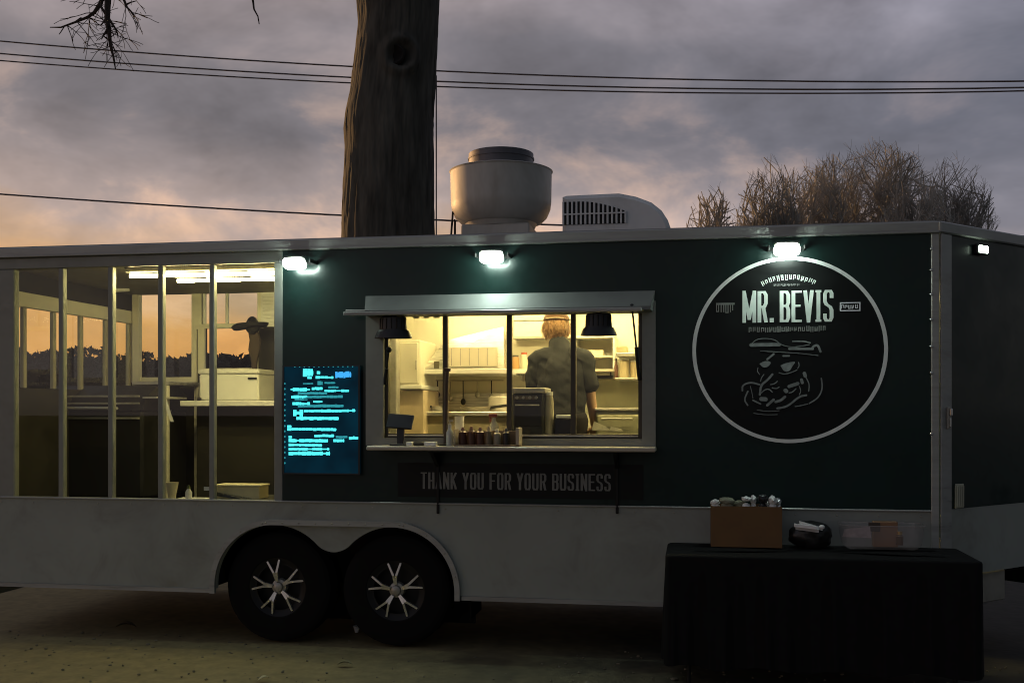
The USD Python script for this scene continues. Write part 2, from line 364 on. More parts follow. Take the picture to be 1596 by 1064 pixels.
# rivets along the fender trim and the belt rail
for x in np.linspace(WX[0] - .05, WX[1] + .05, 9):
    part(T, 'rivet', lathe([(0, 0.004), (0.004, 0.0035), (0.007, 0.0)], (x, -0.0305, WZ + .01 + .434), 8, 'y'), STEELD, smooth=40)
for sgn, cx_ in ((1, WX[0]), (-1, WX[1])):
    for a in (100, 122, 144, 166):
        an = math.radians(a if sgn > 0 else 180 - a)
        part(T, 'rivet', lathe([(0, 0.004), (0.004, 0.0035), (0.007, 0.0)], (cx_ + .434 * math.cos(an), -0.0305, WZ + .01 + .434 * math.sin(an)), 8, 'y'), STEELD, smooth=40)
for x in np.linspace(XL + .15, XR - .1, 26):
    part(T, 'rivet', lathe([(0, 0.004), (0.004, 0.0035), (0.006, 0.0)], (x, -0.0005, ZG - .04), 8, 'y'), STEELD, smooth=40)
# the edge rail on the bottom
for xa, xb_ in ((XL, WX[0] - .46), (WX[1] + .46, XR)):
    part(T, 'bottom_rail', box(xa, xb_, -0.012, 0.05, ZB - 0.028, ZB - 0.001), TRIM)
part(T, 'belt_rail', box(XL, XR - 0.001, -0.012, 0.028, ZG - 0.0115, ZG - 0.0005, 0.003), TRIM)
# wheel well and chassis
part(T, 'wheel_well', [box(WX[0] - 0.46, WX[1] + 0.46, 0.42, 0.45, 0.10, 0.95), box(WX[0] - 0.46, WX[1] + 0.46, 0.031, 0.419, 0.86, 0.90), box(WX[0] - 0.49, WX[0] - 0.461, 0.031, 0.45, 0.36, 0.95), box(WX[1] + 0.461, WX[1] + 0.49, 0.031, 0.45, 0.36, 0.95)], BLACKW)
part(T, 'chassis', [box(XL + 0.1, XR, 0.5, 0.58, 0.40, 0.50), box(XL + 0.1, XR, W - 0.58, W - 0.5, 0.40, 0.50), box(XL + .02, XR, 0.47, W - 0.03, 0.505, 0.56), box(WX[0] - .05, WX[0] + .05, 0.31, W - .4, WZ - .05, WZ + .05), box(WX[1] - .05, WX[1] + .05, 0.31, W - .4, WZ - .05, WZ + .05)], BLACKW)
part(T, 'far_lower_panel', box(XL, XR, W - 0.029, W, 0.17, 0.419), SKIRT)  # unseen side, hung lower to block light from under the trailer
part(T, 'rear_skirt', box(XL, XL + .03, 0.031, W - 0.03, 0.25, 0.419), SKIRT)  # unseen rear end, also set low to block light from behind
part(T, 'mud_flap', [box(WX[1] + .5, WX[1] + .51, .06, .40, .20, .5)], RUBBER)
# wheels
def make_wheel(cx, turn):
    w = group_part(T, 'wheel')
    y0, y1 = 0.045, 0.27
    prof = [(0.19, -0.10), (0.205, -0.112), (0.30, -0.112), (0.345, -0.104), (0.366, -0.085), (0.372, -0.05)]
    for k in range(5):
        yy = -0.05 + 0.1 * (k + 0.2) / 5
        prof += [(0.372, yy), (0.364, yy + 0.002), (0.364, yy + 0.007), (0.372, yy + 0.009)]
    prof += [(0.372, 0.05), (0.366, 0.085), (0.345, 0.104), (0.30, 0.112), (0.205, 0.112), (0.19, 0.10)]
    yc = (y0 + y1) / 2
    part(w, 'tyre', lathe([(r, -h) for r, h in prof][::-1], (cx, yc, WZ), 48, 'y'), RUBBER, smooth=35)
    part(w, 'rim', [lathe([(0.155, 0.09), (0.17, 0.09), (0.192, 0.105), (0.202, 0.108), (0.206, 0.102), (0.190, 0.085), (0.178, -0.10)], (cx, yc, WZ), 48, 'y'),
                    lathe([(0.0, 0.02), (0.177, 0.02)], (cx, yc, WZ), 32, 'y')], BLACKM, smooth=35)
    part(w, 'hub_cap', lathe([(0.0, 0.112), (0.02, 0.111), (0.030, 0.105), (0.034, 0.085), (0.05, 0.08), (0.055, 0.05)], (cx, yc, WZ), 24, 'y'), STEELD, smooth=30)
    for k in range(5):
        a = turn + k * 2 * math.pi / 5
        ms = []
        for s in (-1, 1):
            a0, a1 = a + s * 0.05, a + s * 0.235
            def P(r, an, y): return np.array([cx + r * math.cos(an), y, WZ + r * math.sin(an)])
            pts = []
            for (r, an, wd, yy) in ((0.040, a0, 0.008, y0 + 0.010), (0.10, a + s * 0.10, 0.0075, y0 + 0.002), (0.186, a1, 0.0062, y0 + 0.008)):
                tdir = np.array([-math.sin(an), 0, math.cos(an)])
                c = P(r, an, yy)
                pts.append((c + tdir * wd, c - tdir * wd))
            for (A, B) in zip(pts[:-1], pts[1:]):
                q = []
                for (l, rr_) in (A, B):
                    q += [l, rr_, l + [0, 0.022, 0] , rr_ + [0, 0.022, 0]]
                ms.append(hull(q))
        part(w, 'spoke', ms, ALLOY)
make_wheel(WX[0], 1.75)
make_wheel(WX[1], 1.62)

# green side with the window opening
wx0, wx1 = X(584), X(1012)
wz0, wz1 = Z(800, 690), Z(800, 478)
side = sbox(XP + 0.03, XR - 0.045, ZG, ZT).difference(sbox(wx0, wx1, wz0, wz1))
part(T, 'side_panel', prism_y(side, 0.0, 0.03), GREEN)
# roof rail and roof
part(T, 'roof_rail', [box(XL - 0.01, XR - 0.001, -0.022, 0.03, ZT + 0.001, ZTOP, 0.008), box(XL - 0.01, XR - 0.001, -0.030, -0.0225, ZT + 0.001, ZT + 0.014, 0.002)], TRIM)
vn = math.radians(45)
NX = XR + 0.8 * math.cos(vn); NY = 0.8 * math.sin(vn)     # the front narrows at 45 degrees
roofpoly = [(XL, 0.0), (XR, 0.0), (XR + 1.01, 1.01), (XR, W), (XL, W)]
def flat(poly, z0, z1):
    m = trimesh.creation.extrude_polygon(Polygon(poly), z1 - z0, engine='earcut'); m.apply_translation([0, 0, z0]); return m
part(T, 'roof', flat([(XL + .005, 0.031), (XR - .02, 0.031), (XR + .94, 1.01), (XR - .02, W - .03), (XL + .005, W - .03)], ZTOP - 0.03, ZTOP + 0.012), ROOFM)
part(T, 'floor', flat([(XL + .01, 0.46), (XR - .03, 0.46), (XR + .92, 1.01), (XR - .03, W - .05), (XL + .01, W - .05)], FZ - 0.05, FZ), FLOORM)
part(T, 'porch_ceiling', box(XL + .03, XP - .0005, 0.032, W - .032, 2.585, 2.62), mat('porch_ceiling_board', (0.16, 0.14, 0.08), 0.6, var=.15))
part(T, 'kitchen_ceiling', box(XP, XR - .03, 0.032, W - .032, 2.585, 2.62), CEIL)
for xa, xb_ in ((XL + .01, WX[0] - .5), (WX[1] + .5, XR - .03)):
    part(T, 'floor_edge', box(xa, xb_, 0.031, .459, FZ - .05, FZ), FLOORM)
part(T, 'wheel_box', box(WX[0] - .499, WX[1] + .499, 0.031, .459, .951, .962), FLOORM)
# back wall with two porch windows
BZ0, BZ1 = FZ - 0.2, 2.63
def yb(u, v): return Z(u, v, W)
b_open = [(X(216, W), X(303, W), yb(250, 588), yb(250, 425)), (X(318, W), X(405, W), yb(350, 505), yb(350, 432)), (X(323, W), X(398, W), yb(350, 574), yb(350, 512))]
bw = sbox(XL, XR, BZ0, BZ1)
for a, b_, c, d in b_open: bw = bw.difference(sbox(a, b_, c, d))
part(T, 'back_wall', prism_y(bw.intersection(sbox(XL, XP, 0, 3)), W - 0.03, W), PORCHW)
part(T, 'kitchen_back_wall', prism_y(sbox(XP, XR, BZ0, BZ1), W - 0.03, W), CREAM)
FR = unary_union([sbox(a - 0.06, b_ + 0.045, c - 0.045, d + 0.05) for a, b_, c, d in b_open]).difference(unary_union([sbox(*o) for o in b_open]))
pwf = part(T, 'porch_window_frame', prism_y(FR, W - 0.055, W - 0.0305), mat('ivory_paint', (0.68, 0.65, 0.52), 0.4, var=.06))
for i, (a, b_, c, d) in enumerate(b_open[:2]):
    part(pwf, 'pane', box(a + .001, b_ - .001, W - 0.02, W - 0.015, c + .001, d - .001), PANE)
for u in (357, 322):
    xm = X(u, W); part(pwf, 'glazing_bar', box(xm - 0.012, xm + 0.012, W - 0.052, W - 0.0205, b_open[1][2] + .001, b_open[1][3] - .001, 0.004), WHITEP)
POSTM = mat('worn_post_paint', (0.36, 0.33, 0.24), 0.5)
# rear end wall: a row of posts with open bays
rw = []
RY = [0.06, 0.42, 0.80, 1.18, 1.56, 1.94]
zr0, zr1 = Z(60, 607, 1.0), 2.33
part(T, 'rear_wall', box(XL, XL + 0.03, 0.031, W - 0.031, BZ0, zr0), PORCHW)
part(T, 'rear_header', box(XL, XL + 0.045, 0.031, W - 0.031, zr1 + 0.0, 2.44, 0.004), CREAM)
part(T, 'rear_header', box(XL, XL + 0.03, 0.031, W - 0.031, 2.441, 2.62), PORCHW)
for i, y in enumerate(np.linspace(0.07, 1.93, 6)):
    part(T, 'rear_post', box(XL + .001, XL + 0.034, y - 0.02, y + 0.02, zr0 + .001, zr1 - .001, 0.004), POSTM)
    if i:
        y_ = np.linspace(0.07, 1.93, 6)[i - 1]
        part(T, 'rear_pane', box(XL + 0.012, XL + 0.016, y_ + .021, y - .021, zr0 + .001, zr1 - .001), PANE)
# wall between porch and kitchen
part(T, 'partition_wall', [box(XP - 0.02, XP + 0.02, 0.035, .46, .963, 2.584), box(XP - 0.02, XP + 0.02, 0.4601, W - 0.031, FZ, 2.584)], CREAM)
# porch front
zs = Z(200, 778)
part(T, 'porch_header', box(XL, XP + .029, 0.0, 0.03, Z(200, 415), ZT, 0.004), FRAME)
part(T, 'porch_sill', box(XL, XP + .029, -0.006, 0.045, ZG, zs, 0.004), FRAME)
zh = Z(200, 415)
part(T, 'corner_post', box(XL, X(22), 0.0, 0.06, zs + .001, zh - .001, 0.005), FRAME)
posts = [22, 95, 172, 250, 330]
for u in posts[1:]:
    part(T, 'porch_mullion', box(X(u) - 0.02, X(u) + 0.016, 0.0, 0.05, zs + .001, zh - .001, 0.004), FRAME)
part(T, 'door_post', box(X(427), XP + 0.029, -0.002, 0.04, zs + .001, zh - .001, 0.004), FRAME)
edges = [X(22)] + [X(u) for u in posts[1:]] + [X(427)]
for k in range(5):
    part(T, 'porch_pane', box(edges[k] + (0.018 if k else .002), edges[k + 1] - 0.022 + (0.02 if k == 4 else 0), 0.022, 0.026, zs + .002, zh - .002), PANE)
# ceiling tubes of the porch
ya, yb_ = 0.42, 0.95
for (ua, ub, yy) in ((203, 440, 0.30), (277, 470, 0.62)):
    xa, xb_ = X(ua, yy), min(X(ub, yy), XP - 0.05)
    l = part(T, 'ceiling_light', box(xa - 0.03, xb_ + 0.02, yy - 0.03, yy + 0.03, 2.55, 2.584, 0.006), STEELD)
    part(l, 'led_tube', tube([(xa, yy, 2.525), (xb_, yy, 2.525)], 0.014, 12), TUBE)
for yy in (0.55, 1.35):
    l = part(T, 'ceiling_light', box(XP + 0.6, XR - 0.55, yy - 0.05, yy + 0.05, 2.555, 2.584, 0.006), WHITEP)
    part(l, 'led_tube', tube([(XP + 0.65, yy, 2.532), (XR - 0.6, yy, 2.532)], 0.02, 12), TUBEK)

# front corner post and the 45 degree nose
nx, ny = math.cos(vn), math.sin(vn)
part(T, 'corner_trim', [box(XR - 0.044, XR + 0.002, -0.014, 0.03, ZB, ZT, 0.004)], TRIM)
def nose_box(s0, s1, o0, o1, z0, z1, b=0.0):
    """box along the slanted nose: s along it from the corner, o outwards"""
    m = box(s0, s1, -o1, -o0, z0, z1, b)
    m.apply_transform(trimesh.transformations.rotation_matrix(vn, [0, 0, 1])); m.apply_translation([XR + 0.004, -0.002, 0]); return m
part(T, 'corner_trim', nose_box(0.002, 0.11, 0.0, 0.014, ZB, ZT, 0.004), TRIM)
LN = 1.42
part(T, 'nose_panel', nose_box(0.111, LN, -0.028, 0.0, ZG, ZT), GREEN)
part(T, 'nose_lower_panel', nose_box(0.111, LN, -0.028, 0.0, Z(1540, 893, 0.3), ZG - 0.001), SKIRT)
part(T, 'nose_roof_rail', nose_box(-0.02, LN, -0.03, 0.022, ZT + 0.001, ZTOP - 0.001, 0.008), TRIM)
part(T, 'tongue_box', nose_box(0.50, 0.78, -0.24, -0.03, 0.34, Z(1540, 893, 0.3) - 0.005, 0.01), STEELD)
# far nose side, closing the front
m = box(0, LN, 0, 0.028, ZB, ZT); m.apply_transform(trimesh.transformations.rotation_matrix(-vn, [0, 0, 1])); m.apply_translation([XR, W - 0.03, 0])
part(T, 'far_nose_panel', m, GREEN)
for k, v in enumerate((388, 421, 459, 498, 540, 581, 676)):
    part(T, 'screw', lathe([(0, 0.006), (0.006, 0.005), (0.010, 0.0)], (X(1451), -0.0145, Z(1451, v)), 10, 'y'), ALLOY, smooth=40)
h = part(T, 'door_latch', [nose_box(0.045, 0.075, 0.015, 0.03, Z(1472, 668), Z(1472, 634), 0.004)], STEELD)
part(h, 'handle', [nose_box(0.050, 0.068, 0.031, 0.05, Z(1472, 648), Z(1472, 636), 0.006), nose_box(0.050, 0.064, 0.031, 0.042, Z(1472, 666), Z(1472, 651), 0.005)], ALLOY)
mk = part(T, 'reflection_glow', nose_box(0.36, 0.47, 0.001, 0.03, Z(1535, 394, .2), Z(1535, 378, .2), 0.006), BLACKP)  # added glowing block in place of a light reflected in the glossy panel
part(mk, 'lens', nose_box(0.365, 0.465, 0.031, 0.042, Z(1535, 392, .2), Z(1535, 380, .2), 0.005), REFLGLOW)
vp = part(T, 'vent_plate', nose_box(0.155, 0.245, 0.001, 0.010, Z(1506, 792, .12), Z(1506, 754, .12), 0.003), mat('pale_plate', (0.50, 0.49, 0.36), 0.5))
for k in range(4):
    part(vp, 'slat', nose_box(0.162 + k * 0.021, 0.175 + k * 0.021, 0.011, 0.016, Z(1506, 790, .12), Z(1506, 757, .12), 0.002), mat(f'pale_slat_{k}', (0.52 - .04 * k, 0.51 - .04 * k, 0.38 - .03 * k), 0.5))

# floodlights under the roof rail
for u, v in ((461, 407), (767, 397), (1226, 385)):
    cx, cz = X(u, -0.1), Z(u, v, -0.1)
    hs = box(cx - 0.074, cx + 0.074, -0.035, 0.0, cz - 0.044, cz + 0.044, 0.012)
    ln = box(cx - 0.082, cx + 0.082, -0.042, -0.0355, cz - 0.050, cz + 0.050, 0.003)
    off = np.array([0, -0.10, 0.01])
    hs = rot(hs, 52, [1, 0, 0], (cx, 0, cz)); ln = rot(ln, 52, [1, 0, 0], (cx, 0, cz))
    hs.apply_translation(off); ln.apply_translation(off)
    ln = ell((cx, -0.034, cz), (0.078, 0.018, 0.048), 4); vv = ln.vertices - [cx, -0.034, cz]
    vv = np.sign(vv) * np.array([0.078, 0.018, 0.048]) * (np.abs(vv) / [0.078, 0.018, 0.048]) ** .62; ln.vertices = vv + [cx, -0.040, cz]
    ln.vertices[:, 1] = np.minimum(ln.vertices[:, 1], -0.0355)
    ln = rot(ln, 52, [1, 0, 0], (cx, 0, cz)); ln.apply_translation(off)
    q = part(T, 'floodlight', hs, FRAME)
    part(q, 'lens', ln, FLOOD, smooth=40)
    part(q, 'bracket', [box(cx - 0.11, cx - 0.102, -0.125, -0.001, cz - 0.012, cz + 0.012, 0.002), box(cx + 0.102, cx + 0.11, -0.125, -0.001, cz - 0.012, cz + 0.012, 0.002), box(cx - 0.101, cx + 0.101, -0.006, -0.001, cz - 0.012, cz + 0.012)], BLACKM)

# serving window
fw = [sbox(wx0 - 0.05, wx1 + 0.04, wz0 - 0.02, wz1 + 0.02).difference(sbox(X(600), X(1001), Z(800, 683), Z(800, 486)))]
wf = part(T, 'window_frame', prism_y(fw[0], -0.035, 0.06), FRAME)
ix0, ix1, iz0, iz1 = X(600), X(1001), Z(800, 683), Z(800, 486)
inner = sbox(ix0 + .001, ix1 - .001, iz0 + .001, iz1 - .001).difference(sbox(ix0 + 0.022, ix1 - 0.025, iz0 + 0.028, iz1 - 0.018))
part(wf, 'inner_frame', prism_y(inner, 0.0, 0.05), DARKFRAME)
for u in (693, 793, 893):
    part(wf, 'sash_bar', box(X(u) - 0.017, X(u) + 0.017, 0.012, 0.045, iz0 + 0.03, iz1 - 0.019, 0.003), DARKFRAME)
bars = [ix0 + 0.022] + [X(u) for u in (693, 793, 893)] + [ix1 - 0.025]
part(wf, 'sash_rail', box(bars[0], bars[-1], -0.008, -0.001, iz0 + 0.012, iz0 + 0.022, 0.002), STEEL)
for k in (0, 2, 3):
    part(wf, 'pane', box(bars[k] + (.018 if k else .001), bars[k + 1] - (.018 if k < 3 else .001), 0.026, 0.030, iz0 + 0.03, iz1 - 0.019), PANE)
# counter shelf
part(T, 'serving_shelf', box(X(572, -0.2), X(1022, -0.2), -0.22, -0.036, Z(800, 703, -0.22), Z(800, 696, -0.22), 0.006), mat('shelf_top', (0.40, 0.36, 0.29), 0.4, metal=0.3, var=0.15))
SH = Z(800, 696, -0.22)
for u in (683, 962):
    part(T, 'shelf_bracket', [box(X(u) - 0.009, X(u) + 0.009, -0.012, -0.0045, Z(u, 800), SH - 0.05, 0.003), hull([(X(u) - .012, -.012, SH - .05), (X(u) + .012, -.012, SH - .05), (X(u) - .012, -.20, SH - .035), (X(u) + .012, -.20, SH - .035), (X(u) - .012, -.012, SH - .14), (X(u) + .012, -.012, SH - .14)])], BLACKM)
# canopy over the window
zc0, zc1 = Z(800, 486, -0.1), Z(800, 457, -0.03)
cn = hull([(X(572), -0.001, zc1), (X(1021), -0.001, zc1), (X(572), -0.03, zc1), (X(1021), -0.03, zc1), (X(575), -0.001, zc0 - .01), (X(1018), -0.001, zc0 - .01), (X(577), -0.12, zc0 + .022), (X(1015), -0.12, zc0 + .022), (X(577), -0.12, zc0), (X(1015), -0.12, zc0)])
cp = part(T, 'canopy', cn, mat('dull_canopy_paint', (0.17, 0.18, 0.17), 0.6, var=.15, scale=5, dirt=(.11, .11, .1)))
part(cp, 'canopy_rail', box(X(536, -0.14), X(1000, -0.14), -0.155, -0.121, zc0 - 0.012, zc0 + 0.012, 0.004), TRIM)
part(cp, 'canopy_rail', box(X(540, -0.10), X(577, -0.10), -0.12, -0.09, zc0 + 0.014, zc0 + 0.03, 0.004), TRIM)
for u0, v0, u1, v1 in ((985, 478, 997, 592), (606, 545, 600, 598)):
    a, b_ = at(u0, v0, -0.10), at(u1, v1, -0.02)
    mid = a * 0.45 + b_ * 0.55
    q = part(T, 'gas_strut', tube([mid, b_], 0.013, 10), BLACKM, smooth=40)
    part(q, 'piston_rod', tube([a, mid], 0.006, 8), BLACKM, smooth=40)
    part(q, 'ball_joint', ell(a, (0.02,) * 3), BLACKM, smooth=True)

# lamps with black shades hanging from the canopy
for (u, v0, v1, r1) in ((613, 493, 527, 0.125), (933, 488, 523, 0.115)):
    cx = X(u, -0.07); z0, z1 = Z(u, v1, -0.07), Z(u, v0, -0.07)
    dz = z1 - z0
    k = thing('shade_lamp', 'unlit black ribbed lamp shade hanging at the %s end of the serving window' % ('menu board' if u < 700 else 'round logo'), 'lamp', (cx, -0.07, z0))
    prof = [(r1, 0.0), (r1 * 1.0, 0.008), (r1 * 0.86, dz * 0.32), (r1 * 0.74, dz * 0.40), (r1 * 0.70, dz * 0.92), (r1 * .6, dz), (0.0, dz)]
    m = lathe(prof, (0, 0, 0), 28); m.vertices[:, 1] *= 0.5
    m.apply_translation((cx, -0.07, z0))
    part(k, 'shade', m, BLACKP, smooth=30)
    for j in range(7):
        a = math.pi + (j + 1) * math.pi / 8
        p = np.array([cx + r1 * .715 * math.cos(a), -0.07 + 0.5 * r1 * .715 * math.sin(a), 0])
        part(k, 'rib', tube([p + [0, 0, z0 + dz * .42], p + [0, 0, z0 + dz * .9]], 0.005, 6), BLACKM)
    part(k, 'socket', lathe([(0, -0.0), (0.02, 0.0), (0.02, 0.03), (0, 0.03)], (cx, -0.07, z1 - .002), 14), BLACKM, smooth=40)

# exhaust fan on the roof
fx, fy = X(781, 1.0), 1.0
fz = lambda v: Z(781, v, 0.86)
ex = group_part(T, 'exhaust_fan')
part(ex, 'base', [box(fx - 0.25, fx + 0.25, fy - 0.25, fy + 0.25, ZTOP + .013, fz(352), 0.01), lathe([(0, 0), (0.25, 0.0), (0.27, fz(343) - fz(352)), (0, fz(343) - fz(352))], (fx, fy, fz(352) + .001), 40)], FANM, smooth=30)
zb, zt = fz(345), fz(262)
hb = zt - zb
part(ex, 'bowl', lathe([(0.0, 0.0), (0.26, 0.0), (0.30, 0.012), (0.34, 0.05), (0.366, 0.11), (0.372, 0.16), (0.376, hb - 0.01), (0.384, hb), (0.376, hb + 0.004), (0.30, hb + 0.006), (0, hb + 0.006)], (fx, fy, zb), 64), FANM, smooth=30)
hc = fz(233) - zt - 0.008
part(ex, 'cap', lathe([(0, 0.0), (0.238, 0.0), (0.240, hc * .62), (0.246, hc * .63), (0.246, hc * .72), (0.240, hc * .73), (0.240, hc - 0.004), (0.234, hc), (0, hc + .012)], (fx + 0.0, fy, zt + 0.008), 48), FANCAP, smooth=30)
part(ex, 'hinge_strap', box(fx - 0.295, fx - 0.285, fy - 0.28, fy - 0.25, ZTOP, fz(345), 0.002), BLACKM)
for a in (200, 250, 300):
    p = np.array([fx + 0.31 * math.cos(math.radians(a)), fy + 0.31 * math.sin(math.radians(a)), zt + .004])
    part(ex, 'bolt', lathe([(0, 0.01), (0.008, 0.01), (0.01, 0)], p, 8), STEELD)
# air conditioner
ax0, ax1, ay0, ay1 = X(876, 0.75), X(1046, 0.9), 0.75, 1.45
az = lambda v: Z(940, v, 0.75)
prof = [(ax0, ZTOP + .013), (ax0, az(304)), (ax0 + 0.03, az(302)), (ax0 + 0.40, az(301)), (ax0 + 0.52, az(307)), (ax0 + 0.63, az(317)), (ax0 + 0.70, az(330)), (ax1 - 0.02, az(345)), (ax1, az(358)), (ax1, ZTOP + .013)]
ac = group_part(T, 'air_conditioner')
pl = Polygon(prof)
def rprism(pl, y0, y1, b=0.03):
    a = prism_y(pl, y0 + b, y1 - b)
    pts = []
    for s, (yy, sh) in enumerate(((y0 + b, 0), (y0, -b), (y1 - b, 0), (y1, -b))):
        q = pl.buffer(sh) if sh else pl
        pts += [(x, yy, z) for x, z in q.exterior.coords]
    return hull(pts)
part(ac, 'cover', rprism(pl, ay0, ay1), ACW, smooth=25)
gx0, gx1 = X(878, 0.745), X(975, 0.745)
def gtop(x):
    t = (x - gx0) / (gx1 - gx0); return az(313) + (az(330) - az(313)) * max(0, (t - 0.3) / 0.7) ** 1.6
gz0 = az(349)
n = 14
gp = Polygon([(gx0, gz0), (gx1, gz0)] + [(gx0 + (gx1 - gx0) * k / n, gtop(gx0 + (gx1 - gx0) * k / n)) for k in range(n, -1, -1)])
gr = part(ac, 'grille_recess', prism_y(gp, ay0 - 0.003, ay0 + 0.003), BLACKM)
for k in range(n + 1):
    x = gx0 + (gx1 - gx0) * k / n
    part(ac, 'grille_slat', box(x - 0.007, x + 0.007, ay0 - 0.016, ay0 - 0.0035, gz0, gtop(x), 0.002), ACW)
part(ac, 'grille_slat', box(gx0, gx1, ay0 - 0.019, ay0 - 0.0165, (gz0 * .5 + az(317) * .5) - 0.005, (gz0 * .5 + az(317) * .5) + 0.005), ACW)

# ------------------------------------------------------------------ lettering
GL = {
 'M': [[(0, 0), (0, 1), (.5, .12), (1, 1), (1, 0)]], 'R': [[(0, 0), (0, 1), (.75, 1), (1, .9), (1, .62), (.75, .5), (0, .5)], [(.6, .5), (1, 0)]],
 '.': [[(.3, .0), (.3, .06)]], 'B': [[(0, 0), (0, 1), (.75, 1), (1, .9), (1, .62), (.8, .52), (0, .52)], [(.8, .52), (1, .4), (1, .1), (.8, 0), (0, 0)]],
 'E': [[(1, 1), (0, 1), (0, 0), (1, 0)], [(0, .52), (.8, .52)]], 'V': [[(0, 1), (.5, 0), (1, 1)]], 'I': [[(.5, 0), (.5, 1)], [(.1, 0), (.9, 0)], [(.1, 1), (.9, 1)]],
 'S': [[(1, .8), (1, .92), (.8, 1), (.2, 1), (0, .9), (0, .65), (.2, .55), (.8, .46), (1, .35), (1, .1), (.8, 0), (.2, 0), (0, .08), (0, .2)]],
 'T': [[(0, 1), (1, 1)], [(.5, 1), (.5, 0)]], 'H': [[(0, 0), (0, 1)], [(1, 0), (1, 1)], [(0, .5), (1, .5)]], 'A': [[(0, 0), (.5, 1), (1, 0)], [(.2, .3), (.8, .3)]],
 'N': [[(0, 0), (0, 1), (1, 0), (1, 1)]], 'K': [[(0, 0), (0, 1)], [(1, 1), (0, .45)], [(.3, .6), (1, 0)]], 'Y': [[(0, 1), (.5, .45), (1, 1)], [(.5, .45), (.5, 0)]],
 'O': [[(.2, 0), (0, .12), (0, .88), (.2, 1), (.8, 1), (1, .88), (1, .12), (.8, 0), (.2, 0)]], 'U': [[(0, 1), (0, .12), (.2, 0), (.8, 0), (1, .12), (1, 1)]], 'F': [[(1, 1), (0, 1), (0, 0)], [(0, .52), (.8, .52)]],
}
def glyph(lines, w, h, sx, sz):
    """strokes in a unit box as a shape w x h; sx, sz: stroke thickness across x and z"""
    k = sx / sz
    iw, ih = (w - sx) / k, (h - sz)
    g = unary_union([LineString([(x * iw, y * ih) for x, y in l]).buffer(sz / 2, cap_style=3, join_style=2, mitre_limit=1.6) for l in lines])
    return affinity.translate(affinity.scale(g, k, 1, origin=(0, 0)), sx / 2, sz / 2)
def line_of(text, x0, x1, z0, z1, weight=0.36, gap=0.16, space=0.45, zk=0.8):
    wd = {'.': .5, ' ': space, 'I': .62, 'M': 1.35}
    tot = sum(wd.get(c, 1) + gap for c in text) - gap
    u = (x1 - x0) / tot; x = x0; out = []
    for c in text:
        w = wd.get(c, 1) * u
        if c == '.':
            out.append(sbox(x + w * .1, x + w * .9, z0, z0 + w * .85))
        elif c != ' ':
            out.append(affinity.translate(glyph(GL[c], w, z1 - z0, weight * u, weight * u * zk), x, z0))
        x += w + gap * u
    return unary_union(out)
def scribble(x0, x1, z0, z1, n, seed, wfun=None):
    """an unreadable run of small letter-like strokes"""
    r = random.Random(seed); out = []; u = (x1 - x0) / n
    for k in range(n):
        a = x0 + k * u; w = u * r.uniform(.62, .8)
        kind = r.randrange(4); t = w * .30
        h0, h1 = z0 + (z1 - z0) * r.uniform(0, .2), z1 - (z1 - z0) * r.uniform(0, .2)
        out.append(sbox(a, a + t, h0, h1))
        out.append(sbox(a + w - t, a + w, h0 + (h1 - h0) * r.uniform(0, .3), h1))
        if kind == 1: out.append(sbox(a, a + w, h1 - t, h1))
        if kind == 2: out.append(sbox(a + w * .38, a + w * .38 + t * .7, h0, h0 + (h1 - h0) * .6))
        if kind == 3: out.append(sbox(a, a + w, h0, h0 + t))
    return unary_union(out)
ly = (-0.0040, -0.0016)
lg = part(T, 'logo_ring', prism_y(Point(0, 0).buffer(1, 96).difference(Point(0, 0).buffer(0.953, 96)) if False else affinity.translate(affinity.scale(Point(0, 0).buffer(1, 96), (X(1384) - X(1079)) / 2, (Z(1231, 400) - Z(1231, 690)) / 2), (X(1384) + X(1079)) / 2, Z(1231, 545)).difference(
    affinity.translate(affinity.scale(Point(0, 0).buffer(1, 96), (X(1384) - X(1079)) / 2 - 0.023, (Z(1231, 400) - Z(1231, 690)) / 2 - 0.022), (X(1384) + X(1079)) / 2, Z(1231, 545))), *ly), mat('logo_ring_white', (0.80, 0.82, 0.80), 0.45))
BLK = mat('black_sign_film', (0.0045, 0.0055, 0.0055), 0.45, var=.2, spec=.25)
part(T, 'logo_disc', prism_y(affinity.translate(affinity.scale(Point(0, 0).buffer(1, 96), (X(1384) - X(1079)) / 2 - 0.0275, (Z(1231, 400) - Z(1231, 690)) / 2 - 0.0255), (X(1384) + X(1079)) / 2, Z(1231, 545)), -0.0012, -0.0002), BLK)
part(T, 'slogan_panel', prism_y(sbox(X(620), X(1003), Z(800, 776), Z(800, 722)), -0.0012, -0.0002), BLK)
part(T, 'logo_lettering', prism_y(line_of('MR. BEVIS', X(1157), X(1299), Z(1228, 502), Z(1228, 453), weight=0.36, gap=0.14, space=0.25, zk=.62), *ly), LETTER)
part(T, 'logo_small_lettering', prism_y(scribble(X(1167), X(1289), Z(1228, 518), Z(1228, 508), 19, 3), *ly), LETTERD)
part(T, 'logo_small_lettering', prism_y(scribble(X(1206), X(1247), Z(1228, 446), Z(1228, 442), 9, 9), *ly), LETTERD)
arc = []
acx, acz, ar = X(1229), Z(1229, 520), Z(1229, 432) - Z(1229, 520)
rr_ = random.Random(4)
for k in range(14):
    a = math.radians(116 - k * 52 / 13)
    g = scribble(-0.009, 0.012, -0.018, 0.020, 1, 40 + k)
    g = affinity.rotate(g, math.degrees(a) - 90, origin=(0, 0))
    arc.append(affinity.translate(g, acx + ar * math.cos(a), acz + ar * math.sin(a)))
part(T, 'logo_arc_lettering', prism_y(unary_union(arc), *ly), LETTER)
